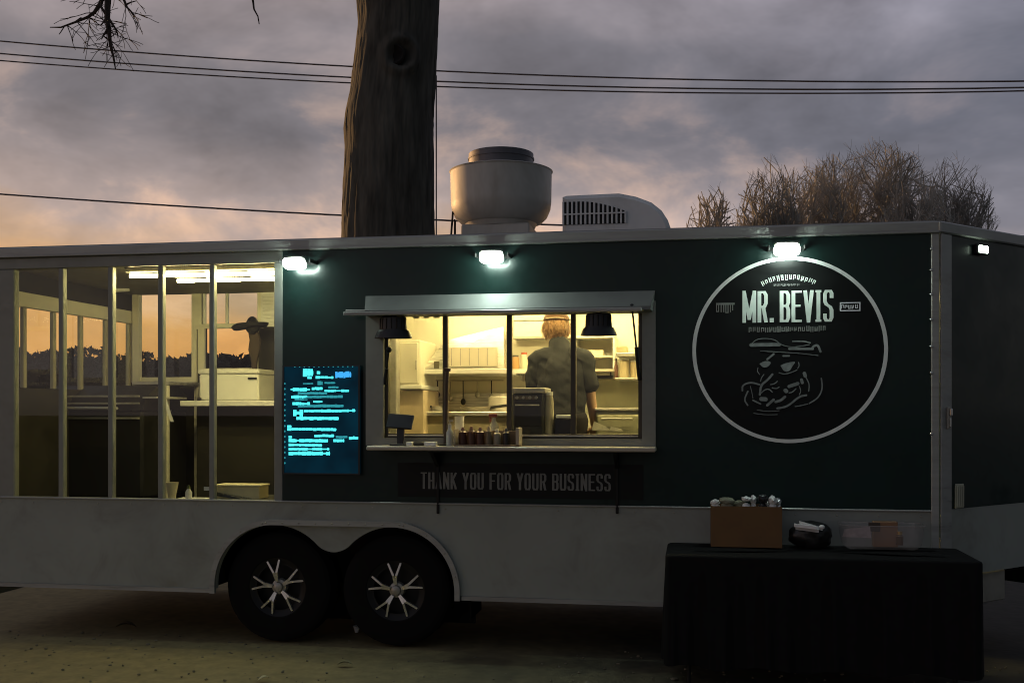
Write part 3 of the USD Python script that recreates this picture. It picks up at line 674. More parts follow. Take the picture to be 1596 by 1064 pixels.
part(T, 'logo_side_mark', prism_y(scribble(X(1116), X(1145), Z(1130, 488), Z(1130, 472), 4, 21).union(sbox(X(1116), X(1145), Z(1130, 475), Z(1130, 472))), *ly), LETTERD)
b1 = sbox(X(1309), X(1341), Z(1325, 485), Z(1325, 471))
part(T, 'logo_side_mark', prism_y(b1.difference(b1.buffer(-0.007)).union(scribble(X(1311), X(1338), Z(1325, 482), Z(1325, 474), 5, 33)), *ly), mat('bright_mark', (0.66, 0.66, 0.70), 0.5))
em = []
E_ = lambda x, y: (X(1130 + x * .1316), Z(1228, 520 + y * .1316))
def chaikin(p, n=3):
    p = np.asarray(p, float)
    for _ in range(n):
        if len(p) < 3: return p
        q = np.empty((2 * (len(p) - 1), 2)); q[0::2] = p[:-1] * .75 + p[1:] * .25; q[1::2] = p[:-1] * .25 + p[1:] * .75
        p = np.vstack([p[:1], q, p[-1:]])
    return p
def es(pts, w): em.append(LineString([E_(*p) for p in chaikin(pts)]).buffer(w * .1316 / 256 / 2, cap_style=1))
for pts, w in (([(310, 128), (640, 128)], 42), ([(760, 178), (1040, 182)], 26), ([(1030, 175), (1055, 145), (1100, 135), (1130, 215)], 26), ([(560, 480), (500, 550), (425, 605), (412, 720)], 26), ([(410, 600), (300, 570), (205, 605), (205, 670)], 20),
               ([(270, 680), (225, 780), (268, 845)], 18), ([(430, 770), (480, 775)], 50), ([(940, 470), (950, 500)], 40), ([(905, 545), (915, 580)], 34), ([(860, 590), (760, 622)], 40), ([(715, 670), (725, 680)], 46), ([(500, 845), (575, 780)], 30),
               ([(600, 805), (660, 790), (710, 745)], 30), ([(620, 882), (740, 862), (880, 740), (960, 728)], 24), ([(1140, 530), (1156, 650), (1105, 760), (1000, 822)], 16), ([(575, 240), (500, 300)], 24), ([(330, 785), (420, 830)], 18), ([(800, 90), (930, 90), (1010, 110)], 14), ([(690, 262), (760, 262)], 20)):
    es(pts, w)
for pts, w in (([(430, 700), (470, 660), (520, 650), (560, 690)], 12), ([(540, 600), (590, 590), (620, 560)], 12), ([(560, 640), (610, 650), (640, 630)], 12), ([(460, 480), (430, 520), (420, 560)], 10), ([(960, 520), (1000, 600), (990, 680)], 12), ([(880, 620), (900, 680), (880, 720)], 10), ([(760, 700), (800, 690), (840, 650)], 12),
               ([(640, 460), (700, 480), (780, 460), (850, 430)], 10), ([(380, 900), (500, 920), (640, 910)], 8), ([(340, 940), (480, 960), (620, 955)], 7), ([(830, 860), (900, 850), (980, 830)], 10), ([(390, 400), (380, 440), (410, 480)], 9), ([(870, 340), (880, 380), (860, 410)], 10), ([(300, 620), (320, 700), (330, 760)], 8), ([(1000, 130), (900, 150), (780, 160), (660, 130), (600, 70), (480, 50), (370, 60), (310, 120)], 8), ([(420, 200), (560, 210), (700, 220), (860, 230), (1100, 260)], 8)):
    es(pts, w)
for pts in ([(408, 352), (470, 318), (552, 328), (520, 385), (455, 405)], [(655, 375), (720, 345), (845, 325), (800, 380), (765, 445), (700, 450)]):
    em.append(Polygon([E_(*p) for p in chaikin(pts + pts[:1])]))
part(T, 'logo_emblem', prism_y(unary_union(em), *ly), EMBLEM)
part(T, 'slogan_lettering', prism_y(line_of('THANK YOU FOR YOUR BUSINESS', X(656), X(952), Z(800, 763), Z(800, 737), weight=0.34, gap=0.2, space=0.5, zk=.6), *ly), LETTERD)

# ------------------------------------------------------------------ menu board
mb = thing('menu_board', 'glowing blue and cyan lit menu board hanging between the porch and the serving window', 'menu board', (X(502), -0.03, Z(502, 740)))
bx0, bx1 = X(442, -.03), X(560, -.03)
bz = lambda y: Z(502, y, -.03)
BP = lambda x, y: (X(430 + x * .1974, -.03), bz(550 + y * .1974))
part(mb, 'panel', box(bx0, bx1, -0.03, -0.004, bz(738), bz(570), 0.004), BOARD)
part(mb, 'border', prism_y(sbox(bx0 - .006, bx1 + .006, bz(739), bz(569)).difference(sbox(bx0 + 0.006, bx1 - 0.006, bz(737), bz(571))), -0.036, -0.0305), BLACKP)
rows = [(215, 295, 120, 190, 'c'), (250, 285, 185, 205, 'c'), (315, 455, 182, 203, 'c'), (325, 350, 140, 168, 'c'), (470, 595, 145, 200, 'b'), (215, 295, 235, 247, 'd'), (330, 370, 220, 255, 'd'), (385, 470, 228, 243, 'd'),
        (118, 270, 272, 302, 'c'), (285, 370, 268, 292, 'c'), (415, 495, 262, 280, 'd'), (385, 578, 288, 308, 'c'), (175, 405, 306, 328, 'd'), (122, 250, 332, 358, 'c'), (235, 530, 334, 356, 'd'), (150, 250, 358, 376, 'd'), (295, 368, 374, 392, 'c'),
        (132, 270, 386, 414, 'c'), (175, 535, 404, 430, 'd'), (137, 215, 443, 502, 'c'), (222, 628, 444, 468, 'c'), (163, 498, 500, 530, 'c'), (90, 478, 588, 614, 'c'), (90, 125, 570, 590, 'c'), (305, 460, 640, 664, 'c'), (475, 565, 650, 672, 'd'), (578, 655, 655, 682, 'c'),
        (455, 540, 678, 704, 'c'), (102, 412, 676, 706, 'c'), (102, 128, 652, 676, 'c'), (102, 365, 714, 738, 'c'), (102, 422, 746, 770, 'c'), (102, 428, 776, 808, 'c')]
for k, (x0, x1, y0, y1, c) in enumerate(rows):
    rr_ = random.Random(k); p0, p1 = BP(x0, y1), BP(x1, y0)
    g = [sbox(p0[0], p1[0], p0[1] + (p1[1] - p0[1]) * .30, p0[1] + (p1[1] - p0[1]) * .70)]
    x = p0[0]
    while x < p1[0] - 0.004:
        w = min(rr_.uniform(.010, .034), p1[0] - x)
        if rr_.random() < 0.96:
            g.append(sbox(x, x + w * .88, p0[1] + (p1[1] - p0[1]) * rr_.uniform(0, .16), p1[1] - (p1[1] - p0[1]) * rr_.uniform(0, .16)))
        x += w
    part(mb, 'writing_line', prism_y(affinity.rotate(unary_union(g), rr_.uniform(-1.2, 1.2)), -0.0335, -0.0308), {'c': NEON, 'b': NEONB, 'd': NEOND}[c])
dots = [Point(*BP(70, y)).buffer(0.006) for y in range(240, 910, 42)] + [Point(*BP(x, 108)).buffer(0.004) for x in range(150, 620, 38)]
part(mb, 'edge_lights', prism_y(unary_union(dots), -0.0335, -0.0308), NEOND)

# ------------------------------------------------------------------ porch contents
# dark barbecue smoker along the rear of the porch
sm = thing('barbecue_smoker', 'long black barbecue smoker with steel trim standing inside the porch', 'smoker', (X(140, 1.2), 1.2, FZ))
sx0, sx1 = X(52, 1.0), X(222, 1.0)
sz = lambda v: Z(140, v, 1.0)
part(sm, 'body', box(sx0, sx1, 1.0, 1.75, FZ + 0.25, sz(640), 0.02), BLACKM)
lid = Polygon([(1.0, 0), (1.75, 0), (1.75, 0.12), (1.6, 0.2), (1.25, 0.2), (1.05, 0.10)])
lm = trimesh.creation.extrude_polygon(lid, sx1 - sx0, engine='earcut')
v = lm.vertices.copy(); lm = trimesh.Trimesh(np.column_stack([sx0 + v[:, 2], v[:, 0], sz(639) + v[:, 1]]), lm.faces, process=False)
part(sm, 'lid', lm, BLACKM)
part(sm, 'handle', tube([(sx0 + .2, .97, sz(636)), (sx0 + .2, .94, sz(636)), (sx1 - .2, .94, sz(636)), (sx1 - .2, .97, sz(636))], 0.012, 10), STEEL, smooth=40)
for vv in (616, 627, 650):
    part(sm, 'steel_band', box(sx0 + .02, sx1 - .02, 0.985, 0.999, sz(vv + 3), sz(vv), 0.003), STEELD)
for x in (sx0 + .06, sx1 - .06):
    for y in (1.06, 1.68):
        part(sm, 'leg', box(x - .03, x + .03, y - .03, y + .03, FZ, FZ + 0.249, 0.004), BLACKM)
part(sm, 'side_shelf', hull([(sx1 + .001, 1.0, sz(618)), (sx1 + .001, 1.5, sz(618)), (sx1 + .12, 1.0, sz(618)), (sx1 + .12, 1.5, sz(618)), (sx1 + .001, 1.0, sz(621)), (sx1 + .12, 1.5, sz(621)), (sx1 + .12, 1.0, sz(621)), (sx1 + .001, 1.5, sz(621))]), STEEL)
# steel work table standing right of the smoker, only partly lit
wt = thing('work_table', 'pale legged steel table standing right of the black smoker in the porch', 'table', (X(235, 1.4), 1.4, FZ))
tx0, tx1 = X(205, 1.3), X(262, 1.3); tz = Z(235, 594, 1.3)
part(wt, 'top', box(tx0, tx1, 1.3, 1.9, tz - 0.03, tz, 0.005), STEEL)
for x in (tx0 + .03, tx1 - .03):
    for y in (1.33, 1.87):
        part(wt, 'leg', box(x - .02, x + .02, y - .02, y + .02, FZ, tz - 0.031, 0.004), CREAM)
part(wt, 'side_panel', box(tx0 + .055, tx1 - .055, 1.335, 1.345, tz - .48, tz - 0.06), STEELD)
# white counter with a white cooler in the right half of the porch
pc = thing('porch_counter', 'bright white edged counter under the porch window with a white chest on it', 'counter', (X(350, 1.5), 1.6, FZ))
cx0, cx1 = X(280, 1.35), XP - 0.03
cz1, cz0 = Z(350, 624, 1.35), Z(350, 633, 1.35)
part(pc, 'top', box(cx0, cx1, 1.35, W - 0.06, cz0, cz1, 0.006), WHITEP)
part(pc, 'cabinet', box(cx0 + .05, cx1, 1.55, W - 0.06, FZ + 0.001, cz0 - .001), PORCHW)
ch = thing('chest_cooler', 'white chest cooler standing on the white porch counter', 'cooler', (X(350, 1.6), 1.7, cz1))
hx0, hx1 = X(310, 1.5), X(403, 1.5)
part(ch, 'body', box(hx0, hx1, 1.5, W - .06, cz1 + .001, Z(350, 583, 1.5), 0.012), WHITEP)
part(ch, 'lid', box(hx0 - .008, hx1 + .008, 1.49, W - .055, Z(350, 582.6, 1.5), Z(350, 575, 1.5), 0.01), WHITEP)
part(ch, 'latch', box(X(386, 1.49), X(400, 1.49), 1.488, 1.4985, Z(390, 591, 1.49), Z(390, 588, 1.49), 0.002), BLACKP)
part(ch, 'foot', box(hx0 + 0.0, hx0 + .03, 1.46, 1.49, cz1 + .001, cz1 + .025, 0.004), BLACKP)
# hat hanging in front of the window
hc = at(390, 511, 1.7)
ht = thing('hat', 'dark wide brimmed hat hanging in front of the porch window', 'hat', hc)
br = lathe([(0.0, 0.0), (0.06, 0.0), (0.14, 0.008), (0.155, 0.03), (0.15, 0.034), (0.135, 0.014), (0.06, 0.008)], hc, 32); bxx_ = br.vertices[:, 0] - hc[0]; br.vertices[:, 2] += np.where(bxx_ < 0, -1.5, .6) * bxx_ ** 2
part(ht, 'brim', br, BLACKP, smooth=40)
cr = ell(hc + [0.02, 0, 0.03], (0.062, 0.075, 0.085), 3); cvv = cr.vertices - hc; cr.vertices[:, 2] -= np.where(cvv[:, 2] > .06, .045 * np.exp(-((cvv[:, 0] - .02) / .022) ** 2), 0); cr.vertices[:, 0] -= np.maximum(cvv[:, 2], 0) * .25 * np.sign(cvv[:, 0] - .02); part(ht, 'crown', cr, BLACKP, smooth=True)
ap = thing('apron', 'dark narrow apron hanging below the hat in the porch', 'apron', at(393, 578, 1.7))
uu = [(388, 517), (402, 517), (406, 530), (405, 545), (401, 560), (399, 577), (394, 574), (392, 560), (388, 545), (390, 530)]
poly = Polygon([(X(u, 1.72), Z(393, v, 1.72)) for u, v in uu])
part(ap, 'cloth', prism_y(poly, 1.705, 1.735), mat('dark_brown_cloth', (0.05, 0.035, 0.025), 0.9))
part(ap, 'hook', tube([at(395, 517, 1.72), at(395, 505, 1.74), at(395, 500, W - .03)], 0.006, 6), BLACKM)
# louvred panel beside the window
lv = part(T, 'louvre_panel', box(X(408, W - .04), XP - .021, W - .06, W - .031, Z(415, 510, W), Z(415, 430, W)), WHITEP)
for k in range(14):
    z = Z(415, 508, W) + (Z(415, 432, W) - Z(415, 508, W)) * k / 14
    part(lv, 'louvre', box(X(410, W - .06), XP - .024, W - .068, W - .0605, z, z + .014, 0.002), WHITEP)
# corner column and security camera in the far porch corner
part(T, 'porch_column', box(X(205, W - .1), X(215, W - .1), W - 0.09, W - 0.031, FZ, 2.584), CREAM)
part(T, 'dark_curtain_panel', box(XL + .06, X(203, W - .1), W - 0.07, W - 0.0315, Z(190, 595, W), 2.5), mat('olive_panel', (0.07, 0.068, 0.03), 0.7, stretch=(14, 14, 0.3), var=0.6, scale=3))
sc = thing('security_camera', 'small white security camera mounted in the far porch corner', 'camera', at(188, 452, 1.5))
c0 = at(188, 450, 1.5)
part(sc, 'body', rot(tube([c0 + [-.06, -.03, 0], c0 + [.06, .03, .015]], 0.035, 14), 0, [0, 0, 1], c0), WHITEP, smooth=40)
part(sc, 'lens', tube([c0 + [-.075, -.04, -.002], c0 + [-.058, -.029, 0]], 0.024, 14), BLACKP, smooth=40)
part(sc, 'arm', tube([c0 + [.05, .03, 0.01], c0 + [.09, .2, 0.05], [c0[0] + .1, W - .07, c0[2] + .06]], 0.010, 8), WHITEP, smooth=40)
# white folding sign panel leaning by the mullion
ls = thing('leaning_board', 'pale narrow board leaning by the middle mullion of the porch', 'board', (X(262, 1.0), 1.0, FZ))
part(ls, 'board', hull([at(a, b_, y) for a, b_ in ((256, 612), (271, 657), (266, 657), (252, 618)) for y in (1.0, 1.02)]), WHITEP)
# things on the porch sill
def up_on(u, y): return at(u, HY, y)
cup = thing('beige_cup', 'flared beige paper cup standing on the porch sill', 'cup', (X(268, .1), .1, zs))
cb, ct = Z(268, 779, .1), Z(268, 751, .1)
part(T, 'porch_ledge', box(X(251), XP - .03, 0.051, 0.32, Z(340, 779.5, .1) - 0.02, Z(340, 779.5, .1), 0.003), WHITEP)
LZ = Z(340, 779.5, .1)
part(cup, 'body', lathe([(0, 0.004), (0.026, 0.0), (0.028, 0.03), (0.045, 0.118), (0.041, 0.118), (0.024, 0.035), (0, 0.03)], (X(268, .12), .12, LZ + .001), 24), mat('beige_paper', (0.62, 0.56, 0.40), 0.7), smooth=40)
bt = thing('squeeze_bottle', 'small white squeeze bottle with green cap on the porch sill', 'bottle', (X(294, .12), .12, LZ))
part(bt, 'body', lathe([(0, 0), (0.022, 0), (0.024, 0.05), (0.010, 0.075), (0, 0.075)], (X(294, .12), .12, LZ + .001), 18), WHITEP, smooth=40)
part(bt, 'cap', lathe([(0, 0), (0.013, 0), (0.006, 0.025), (0, 0.026)], (X(294, .12), .12, LZ + .077), 14), mat('olive_cap', (0.08, 0.10, 0.03), 0.5), smooth=40)
tb = thing('takeaway_box', 'lit cream takeaway box at the right end of the porch sill', 'box', (X(370, .14), .14, LZ))
part(tb, 'body', box(X(338, .12), X(406, .12), .10, .26, LZ + .001, Z(370, 758, .1), 0.004), mat('cream_card', (0.70, 0.60, 0.34), 0.7))
part(tb, 'lid', box(X(336, .12), X(408, .12), .095, .265, Z(370, 758, .1) + .001, Z(370, 756, .1) + .004, 0.003), mat('cream_card_lid', (0.74, 0.65, 0.40), 0.7))
dk = thing('black_tongs', 'black kitchen tongs lying in front of the cream takeaway box', 'tongs', (X(345, .08), .08, LZ))
for s in (0, 1):
    part(dk, 'arm', hull([(X(336, .075), .06 + s * .015, LZ + .035), (X(336, .075), .07 + s * .015, LZ + .06), (X(396, .075), .06 + s * .015, LZ + .001), (X(396, .075), .07 + s * .015, LZ + .014), (X(336, .075), .07 + s * .015, LZ + .035)]), BLACKP)
sg = thing('paper_slip', 'small white slip of paper stuck beside the porch mullion', 'paper', at(323, 761, .06))
part(sg, 'sheet', prism_y(sbox(X(318, .056), X(327, .056), Z(322, 764, .056), Z(322, 758, .056)), .0535, .056), PAPER)

# ------------------------------------------------------------------ kitchen contents
kz = lambda v, y, u=800: Z(u, v, y)
# tall cabinet on the left
tc_ = thing('tall_cabinet', 'cream tall cabinet at the left end of the kitchen behind the tablet', 'cabinet', (X(640, 1.2), 1.3, FZ))
part(tc_, 'upper_box', box(X(612, 1.2), X(655, 1.2), 1.2, 1.7, kz(600, 1.2), kz(528, 1.2), 0.008), CREAM)
part(tc_, 'door', box(X(620, 1.19), X(652, 1.19), 1.185, 1.199, kz(597, 1.2), kz(532, 1.2), 0.006), CREAM)
part(tc_, 'ledge', box(X(619, 1.13), X(657, 1.13), 1.13, 1.7, kz(606, 1.13), kz(599, 1.13), 0.006), WHITEP)
part(tc_, 'lower_box', box(X(622, 1.22), X(661, 1.22), 1.22, 1.7, FZ + .001, kz(607, 1.22), 0.008), mat('tan_cabinet', (0.55, 0.44, 0.28), 0.5))
part(tc_, 'column', box(X(605, 1.0), X(618, 1.0), 1.0, 1.1, FZ + .001, 2.58, 0.006), STEELD)
# range hood
rh = thing('range_hood', 'large pale steel range hood on the kitchen back wall left of the person', 'range hood', (X(730, 1.5), 1.6, kz(582, 1.4)))
hy = 1.35
part(rh, 'body', hull([(X(658, hy), hy, kz(574, hy)), (X(786, hy), hy, kz(574, hy)), (X(690, hy), hy + .1, kz(528, hy)), (X(783, hy), hy + .05, kz(508, hy)), (X(658, W - .05), W - .05, kz(574, hy)), (X(790, W - .05), W - .05, kz(574, hy)), (X(690, W - .05), W - .05, kz(525, hy)), (X(786, W - .05), W - .05, kz(505, hy))]), STEEL)
part(rh, 'rim', box(X(656, hy - .02), X(790, hy - .02), hy - .02, W - .045, kz(582, hy - .02), kz(574.5, hy - .02), 0.004), WHITEP)
part(rh, 'front_plate', box(X(700, hy - .01), X(775, hy - .01), hy - .012, hy - .002, kz(571, hy), kz(540, hy), 0.003), CREAM)
part(rh, 'vent_slot', box(X(676, hy - .02), X(684, hy - .02), hy - .016, hy - .002, kz(573, hy), kz(562, hy), 0.002), mat('olive_recess', (0.10, 0.085, 0.04), 0.6))
# cooking line below the hood
ck = thing('cooking_counter', 'steel cooking counter with backsplash below the range hood', 'counter', (X(725, 1.5), 1.6, FZ))
cy = 1.3
part(ck, 'backsplash', box(X(657, W - .08), X(830, W - .08), W - .08, W - .045, kz(640, cy), kz(612, W - .08), 0.004), STEEL)
part(ck, 'worktop', box(X(660, cy), X(845, cy), cy, W - .0815, kz(648, cy), kz(641, cy), 0.005), STEEL)
part(ck, 'cabinet', box(X(662, cy), X(843, cy), cy + .05, W - .085, FZ + .001, kz(648.5, cy), 0.004), mat('tan_steel_front', (0.36, 0.31, 0.20), 0.45, metal=0.3))
pan = thing('frying_pan', 'dark frying pan on the steel cooking counter below the hood', 'pan', at(745, 637, 1.5))
pz = kz(641, cy) + .002
pc0 = (X(742, 1.45), 1.45, pz)
part(pan, 'bowl', lathe([(0, 0.0), (0.10, 0.0), (0.13, 0.035), (0.126, 0.036), (0.098, 0.006), (0, 0.006)], pc0, 32), STEELD, smooth=40)
part(pan, 'handle', tube([(pc0[0] + .12, 1.43, pz + .03), (pc0[0] + .30, 1.38, pz + .05)], 0.011, 8), BLACKP, smooth=40)
bk = thing('metal_scoop', 'small dark scoop lying on the counter left of the frying pan', 'scoop', at(680, 637, 1.4))
part(bk, 'cup', lathe([(0, 0), (0.04, 0), (0.05, 0.04), (0.046, 0.04), (0, 0.008)], (X(682, 1.42), 1.42, pz), 20), STEELD, smooth=40)
part(bk, 'handle', tube([(X(682, 1.42) - .045, 1.42, pz + .035), (X(682, 1.42) - .17, 1.42, pz + .045)], 0.009, 8), BLACKP, smooth=40)
# wall shelf behind the person and at right
ws = thing('wall_shelf', 'long white edged shelf on the back wall behind the person', 'shelf', at(850, 578, W - .2))
part(ws, 'board', box(X(790, W - .25) + .03, X(905, W - .25), W - .25, W - .0315, kz(582, W - .25), kz(575, W - .25), 0.004), WHITEP)
for u in (812, 885):
    part(ws, 'bracket', box(X(u, W - .2), X(u, W - .2) + .012, W - .22, W - .032, kz(593, W - .22), kz(582.5, W - .25), 0.002), STEELD)
uc = thing('upper_cabinet', 'shallow white wall cupboard above the shelf behind the head', 'cupboard', at(840, 510, W - .2))
part(uc, 'box', box(X(800, W - .2), X(892, W - .2), W - .2, W - .032, kz(526, W - .2), kz(480, W - .2), 0.006), CREAM)
part(uc, 'door_edge', box(X(800, W - .21), X(892, W - .21), W - .215, W - .201, kz(500, W - .2), kz(498, W - .2), 0.002), STEELD)
part(uc, 'bottom_rail', box(X(799, W - .21), X(893, W - .21), W - .212, W - .031, kz(528, W - .2), kz(526.3, W - .2), 0.002), STEELD)
oc = thing('open_cupboard', 'open fronted white cupboard on the back wall right of the person', 'cupboard', at(928, 560, W - .3))
oy = W - .35
ox0, ox1, oz0, oz1 = X(894, oy), X(958, oy), kz(576, oy), kz(524, oy)
part(oc, 'back', box(ox0 + .02, ox1 - .016, W - .05, W - .0315, oz0, oz1 - .02), CREAM)
part(oc, 'top', box(ox0, ox1, oy, W - .032, oz1 - .022, oz1, 0.004), WHITEP)
part(oc, 'side', box(ox1 - .015, ox1, oy, W - .032, oz0, oz1 - .0225, 0.003), WHITEP)
part(oc, 'side', box(ox0, ox0 + .015, oy, W - .032, oz0, oz1 - .0225, 0.003), WHITEP)
part(oc, 'bottom', box(ox0, ox1, oy, W - .032, oz0 - .02, oz0 - .0005, 0.003), CREAM)
bx_ = thing('paper_carton', 'small pale carton lying at the top of the open cupboard', 'carton', at(923, 540, oy + .1))
part(bx_, 'carton', box(X(908, oy + .06), X(940, oy + .06), oy + .06, oy + .2, oz0 + .11, oz0 + .155, 0.004), mat('pale_carton', (0.74, 0.68, 0.45), 0.7))
part(oc, 'inner_shelf', box(ox0 + .016, ox1 - .0155, oy + .03, W - .051, oz0 + .095, oz0 + .1095, 0.002), CREAM)
rk = thing('plate_rail', 'dark rail hanging below the open cupboard', 'rail', at(930, 587, oy))
part(rk, 'rail', tube([(X(905, oy + .1), oy + .1, oz0 - .06), (X(955, oy + .1), oy + .1, oz0 - .06)], 0.012, 8), BLACKM, smooth=40)
part(rk, 'hanger', [tube([(X(u, oy + .1), oy + .1, oz0 - .06), (X(u, oy + .1), oy + .1, oz0 - .0205)], 0.006, 6) for u in (908, 952)], BLACKM)
rs = thing('side_shelf', 'narrow steel shelf at the far right of the serving window', 'shelf', at(980, 553, 1.4))
part(rs, 'board', box(X(960, 1.4), X(1010, 1.4), 1.4, W - .032, kz(556, 1.4), kz(551, 1.4), 0.004), STEEL)
part(rs, 'lower_board', box(X(958, 1.4), X(1010, 1.4), 1.4, W - .032, kz(592, 1.4), kz(589, 1.4), 0.004), STEELD)
for i, (u0, u1, v0, c, lb) in enumerate(((958, 963, 560, (0.14, 0.06, 0.035), 'dark reddish brown bottle on the narrow steel shelf at far right'), (965, 980, 560, (0.55, 0.45, 0.27), 'tan paper tub on the narrow shelf beside the brown bottle'), (982, 996, 563, (0.50, 0.40, 0.24), 'shorter tan tub near the black strut on the narrow shelf'))):
    t_ = thing(('brown_bottle', 'paper_tub', 'paper_tub')[i], lb, ('bottle', 'tub', 'tub')[i], at((u0 + u1) / 2, 589, 1.5))
    zc_ = kz(589, 1.4) + .001; r_ = max(.014, (X(u1, 1.5) - X(u0, 1.5)) / 2); hh = kz(v0, 1.5) - zc_
    mt = mat(f'shelf_tub_{i}', c, 0.55)
    part(t_, 'body', lathe([(0, 0), (r_ * .92, 0), (r_, hh * .9), (0, hh * .9)] if i else [(0, 0), (r_, 0), (r_, hh * .6), (r_ * .4, hh * .75), (r_ * .4, hh * .9), (0, hh * .9)], ((X(u0, 1.5) + X(u1, 1.5)) / 2, 1.5, zc_), 20), mt, smooth=40)
    part(t_, 'lid', lathe([(0, 0), (r_ * (1.04 if i else .45), 0), (r_ * (1.04 if i else .45), hh * .09), (0, hh * .1)], ((X(u0, 1.5) + X(u1, 1.5)) / 2, 1.5, zc_ + hh * .9 + .001), 20), WHITEP if i else BLACKP, smooth=40)
# tall steel fridge at the lower right
fr = thing('steel_fridge', 'low steel fridge with a pale top at the right of the person', 'fridge', (X(970, 1.0), 1.2, FZ))
part(fr, 'body', box(X(928, 1.0), X(1030, 1.0), 1.0, 1.7, FZ + .001, kz(640, 1.0), 0.012), mat('olive_steel', (0.40, 0.38, 0.24), 0.4, metal=0.4, var=0.15, scale=3))
part(fr, 'door', box(X(931, 1.0), X(1028, 1.0), .975, .999, FZ + .06, kz(646, 1.0), 0.01), mat('olive_steel_door', (0.42, 0.40, 0.26), 0.38, metal=0.4, var=0.15, scale=3))
part(fr, 'top', box(X(927, .98), X(1031, .98), .97, 1.71, kz(639.5, 1.0), kz(636, 1.0), 0.004), STEEL)
part(T, 'splash_panel', box(X(925, W - .07), XR - .1, W - .06, W - .0315, kz(640, W), kz(592, W), 0.003), mat('olive_splash_panel', (0.40, 0.38, 0.24), 0.45, metal=0.3, var=0.1))
tw = thing('folded_towel', 'folded cream towel lying inside the right window pane', 'towel', at(935, 662, .35))
part(tw, 'cloth', [hull([at(u, v, y) for u, v in ((922, 670), (952, 671), (926, 656), (944, 664)) for y in (.30, .42)]), hull([at(u, v, y) for u, v in ((950, 671), (972, 672), (952, 664), (968, 668)) for y in (.30, .40)])], mat('cream_towel', (0.72, 0.68, 0.50), 0.9, bump=0.4))
# inner ledge behind the window
part(T, 'inner_ledge', box(X(590), X(1008), 0.061, 0.46, iz0 - 0.02, iz0 + 0.012, 0.004), STEEL)
IL = iz0 + 0.013
# black appliance
bp = thing('black_appliance', 'black boxy kitchen appliance with steel top in front of the person', 'appliance', (X(822, .3), .3, IL))
ay = .16
part(bp, 'body', box(X(798, ay), X(847, ay), ay, .44, IL, Z(820, 613, ay), 0.010), mat('black_appliance', (0.018, 0.021, 0.02), 0.35))
part(bp, 'top', box(X(796, ay), X(850, ay), ay - .006, .446, Z(820, 612.5, ay), Z(820, 604, ay), 0.006), STEELD)
part(bp, 'control_strip', box(X(802, ay), X(834, ay), ay - .006, ay - .001, Z(820, 622, ay), Z(820, 617, ay), 0.002), mat('brown_strip', (0.16, 0.13, 0.09), 0.4))
part(bp, 'door', box(X(801, ay), X(844, ay), ay - .007, ay - .001, Z(820, 664, ay), Z(820, 625, ay), 0.004), BLACKP)
th = thing('steel_flask', 'beige flask with a white lid right of the black appliance', 'flask', (X(855, .25), .25, IL))
fz0, fz1 = IL, Z(855, 616, .25)
part(th, 'body', lathe([(0, 0), (.034, 0), (.036, .02), (.036, (fz1 - fz0) * .8), (.028, fz1 - fz0), (0, fz1 - fz0)], (X(855, .25), .25, fz0 + .0), 24), mat('beige_flask', (0.45, 0.41, 0.29), 0.4, metal=0.2), smooth=40)
part(th, 'lid', lathe([(0, 0), (.03, 0), (.03, .022), (0, .024)], (X(855, .25), .25, fz1 + .001), 24), WHITEP, smooth=40)
nb = thing('napkin_dispenser', 'dark blue napkin dispenser below the back of the person', 'napkin dispenser', (X(878, .22), .25, IL))
part(nb, 'body', box(X(864, .2), X(893, .2), .2, .34, IL, Z(878, 652, .2), 0.006), mat('dark_blue_plastic', (0.012, 0.013, 0.03), 0.35))
part(nb, 'napkins', box(X(866, .2), X(891, .2), .205, .335, Z(878, 652, .2) + .001, Z(878, 646, .2), 0.006), PAPER)
# paper tickets hanging from the rail at the window head
tr = thing('ticket_rail', 'metal rail with pale tickets hanging at the head of the window', 'rail', at(660, 490, .1))
part(tr, 'rail', box(X(640, .07), X(1000, .07), .07, .085, Z(800, 489, .07) , Z(800, 486, .07) + .01, 0.002), STEELD)
for u in (644, 660, 676):
    part(tr, 'ticket', box(X(u, .066), X(u + 9, .066), .066, .0695, Z(660, 496, .066), Z(660, 489, .066)), PAPER)

# ------------------------------------------------------------------ small kitchen clutter
def jar(name, label, catg, u, vb, y, r, h, col, lidcol, base=None):
    z = kz(vb, y, u) if base is None else base
    x = X(u, y)
    t = thing(name, label, catg, (x, y, z))
    k = used[('/World', name)]
    part(t, 'body', lathe([(0, 0), (r * .94, 0), (r, h * .08), (r, h * .88), (r * .8, h), (0, h)], (x, y, z + .001), 20), mat(f'{name}_{k}', col, .4), smooth=40)
    part(t, 'lid', lathe([(0, 0), (r * .82, 0), (r * .82, h * .14), (0, h * .15)], (x, y, z + h + .002), 20), mat(f'{name}_lid_{k}', lidcol, .4), smooth=40)
top_shelf = kz(575, W - .25) + .001
for (u, r, h, c, l, lb) in ((803, .035, .10, (.45, .25, .10), (.05, .05, .05), 'amber spice jar at the left end of the long white shelf'), (817, .03, .12, (.55, .52, .40), (.4, .1, .05), 'pale jar with red lid on the long white shelf')):
    jar('spice_jar', lb, 'jar', u, 575, W - .15, r, h, c, l, top_shelf)
hood_top = kz(574, 1.35)
jar('steel_pot', 'small lidded steel pot standing on the cooking counter near the mullion', 'pot', 778, 641, 1.55, .085, .12, (.5, .48, .42), (.3, .29, .25), pz)
jar('oil_bottle', 'yellow oil bottle at the left end of the cooking counter', 'bottle', 668, 641, 1.7, .04, .2, (.55, .36, .05), (.1, .05, .02), pz)
ut = thing('utensil_rail', 'rail of hanging ladles under the range hood', 'utensil rail', (X(720, W - .1), W - .1, kz(600, W - .1)))
uz = kz(592, W - .1)
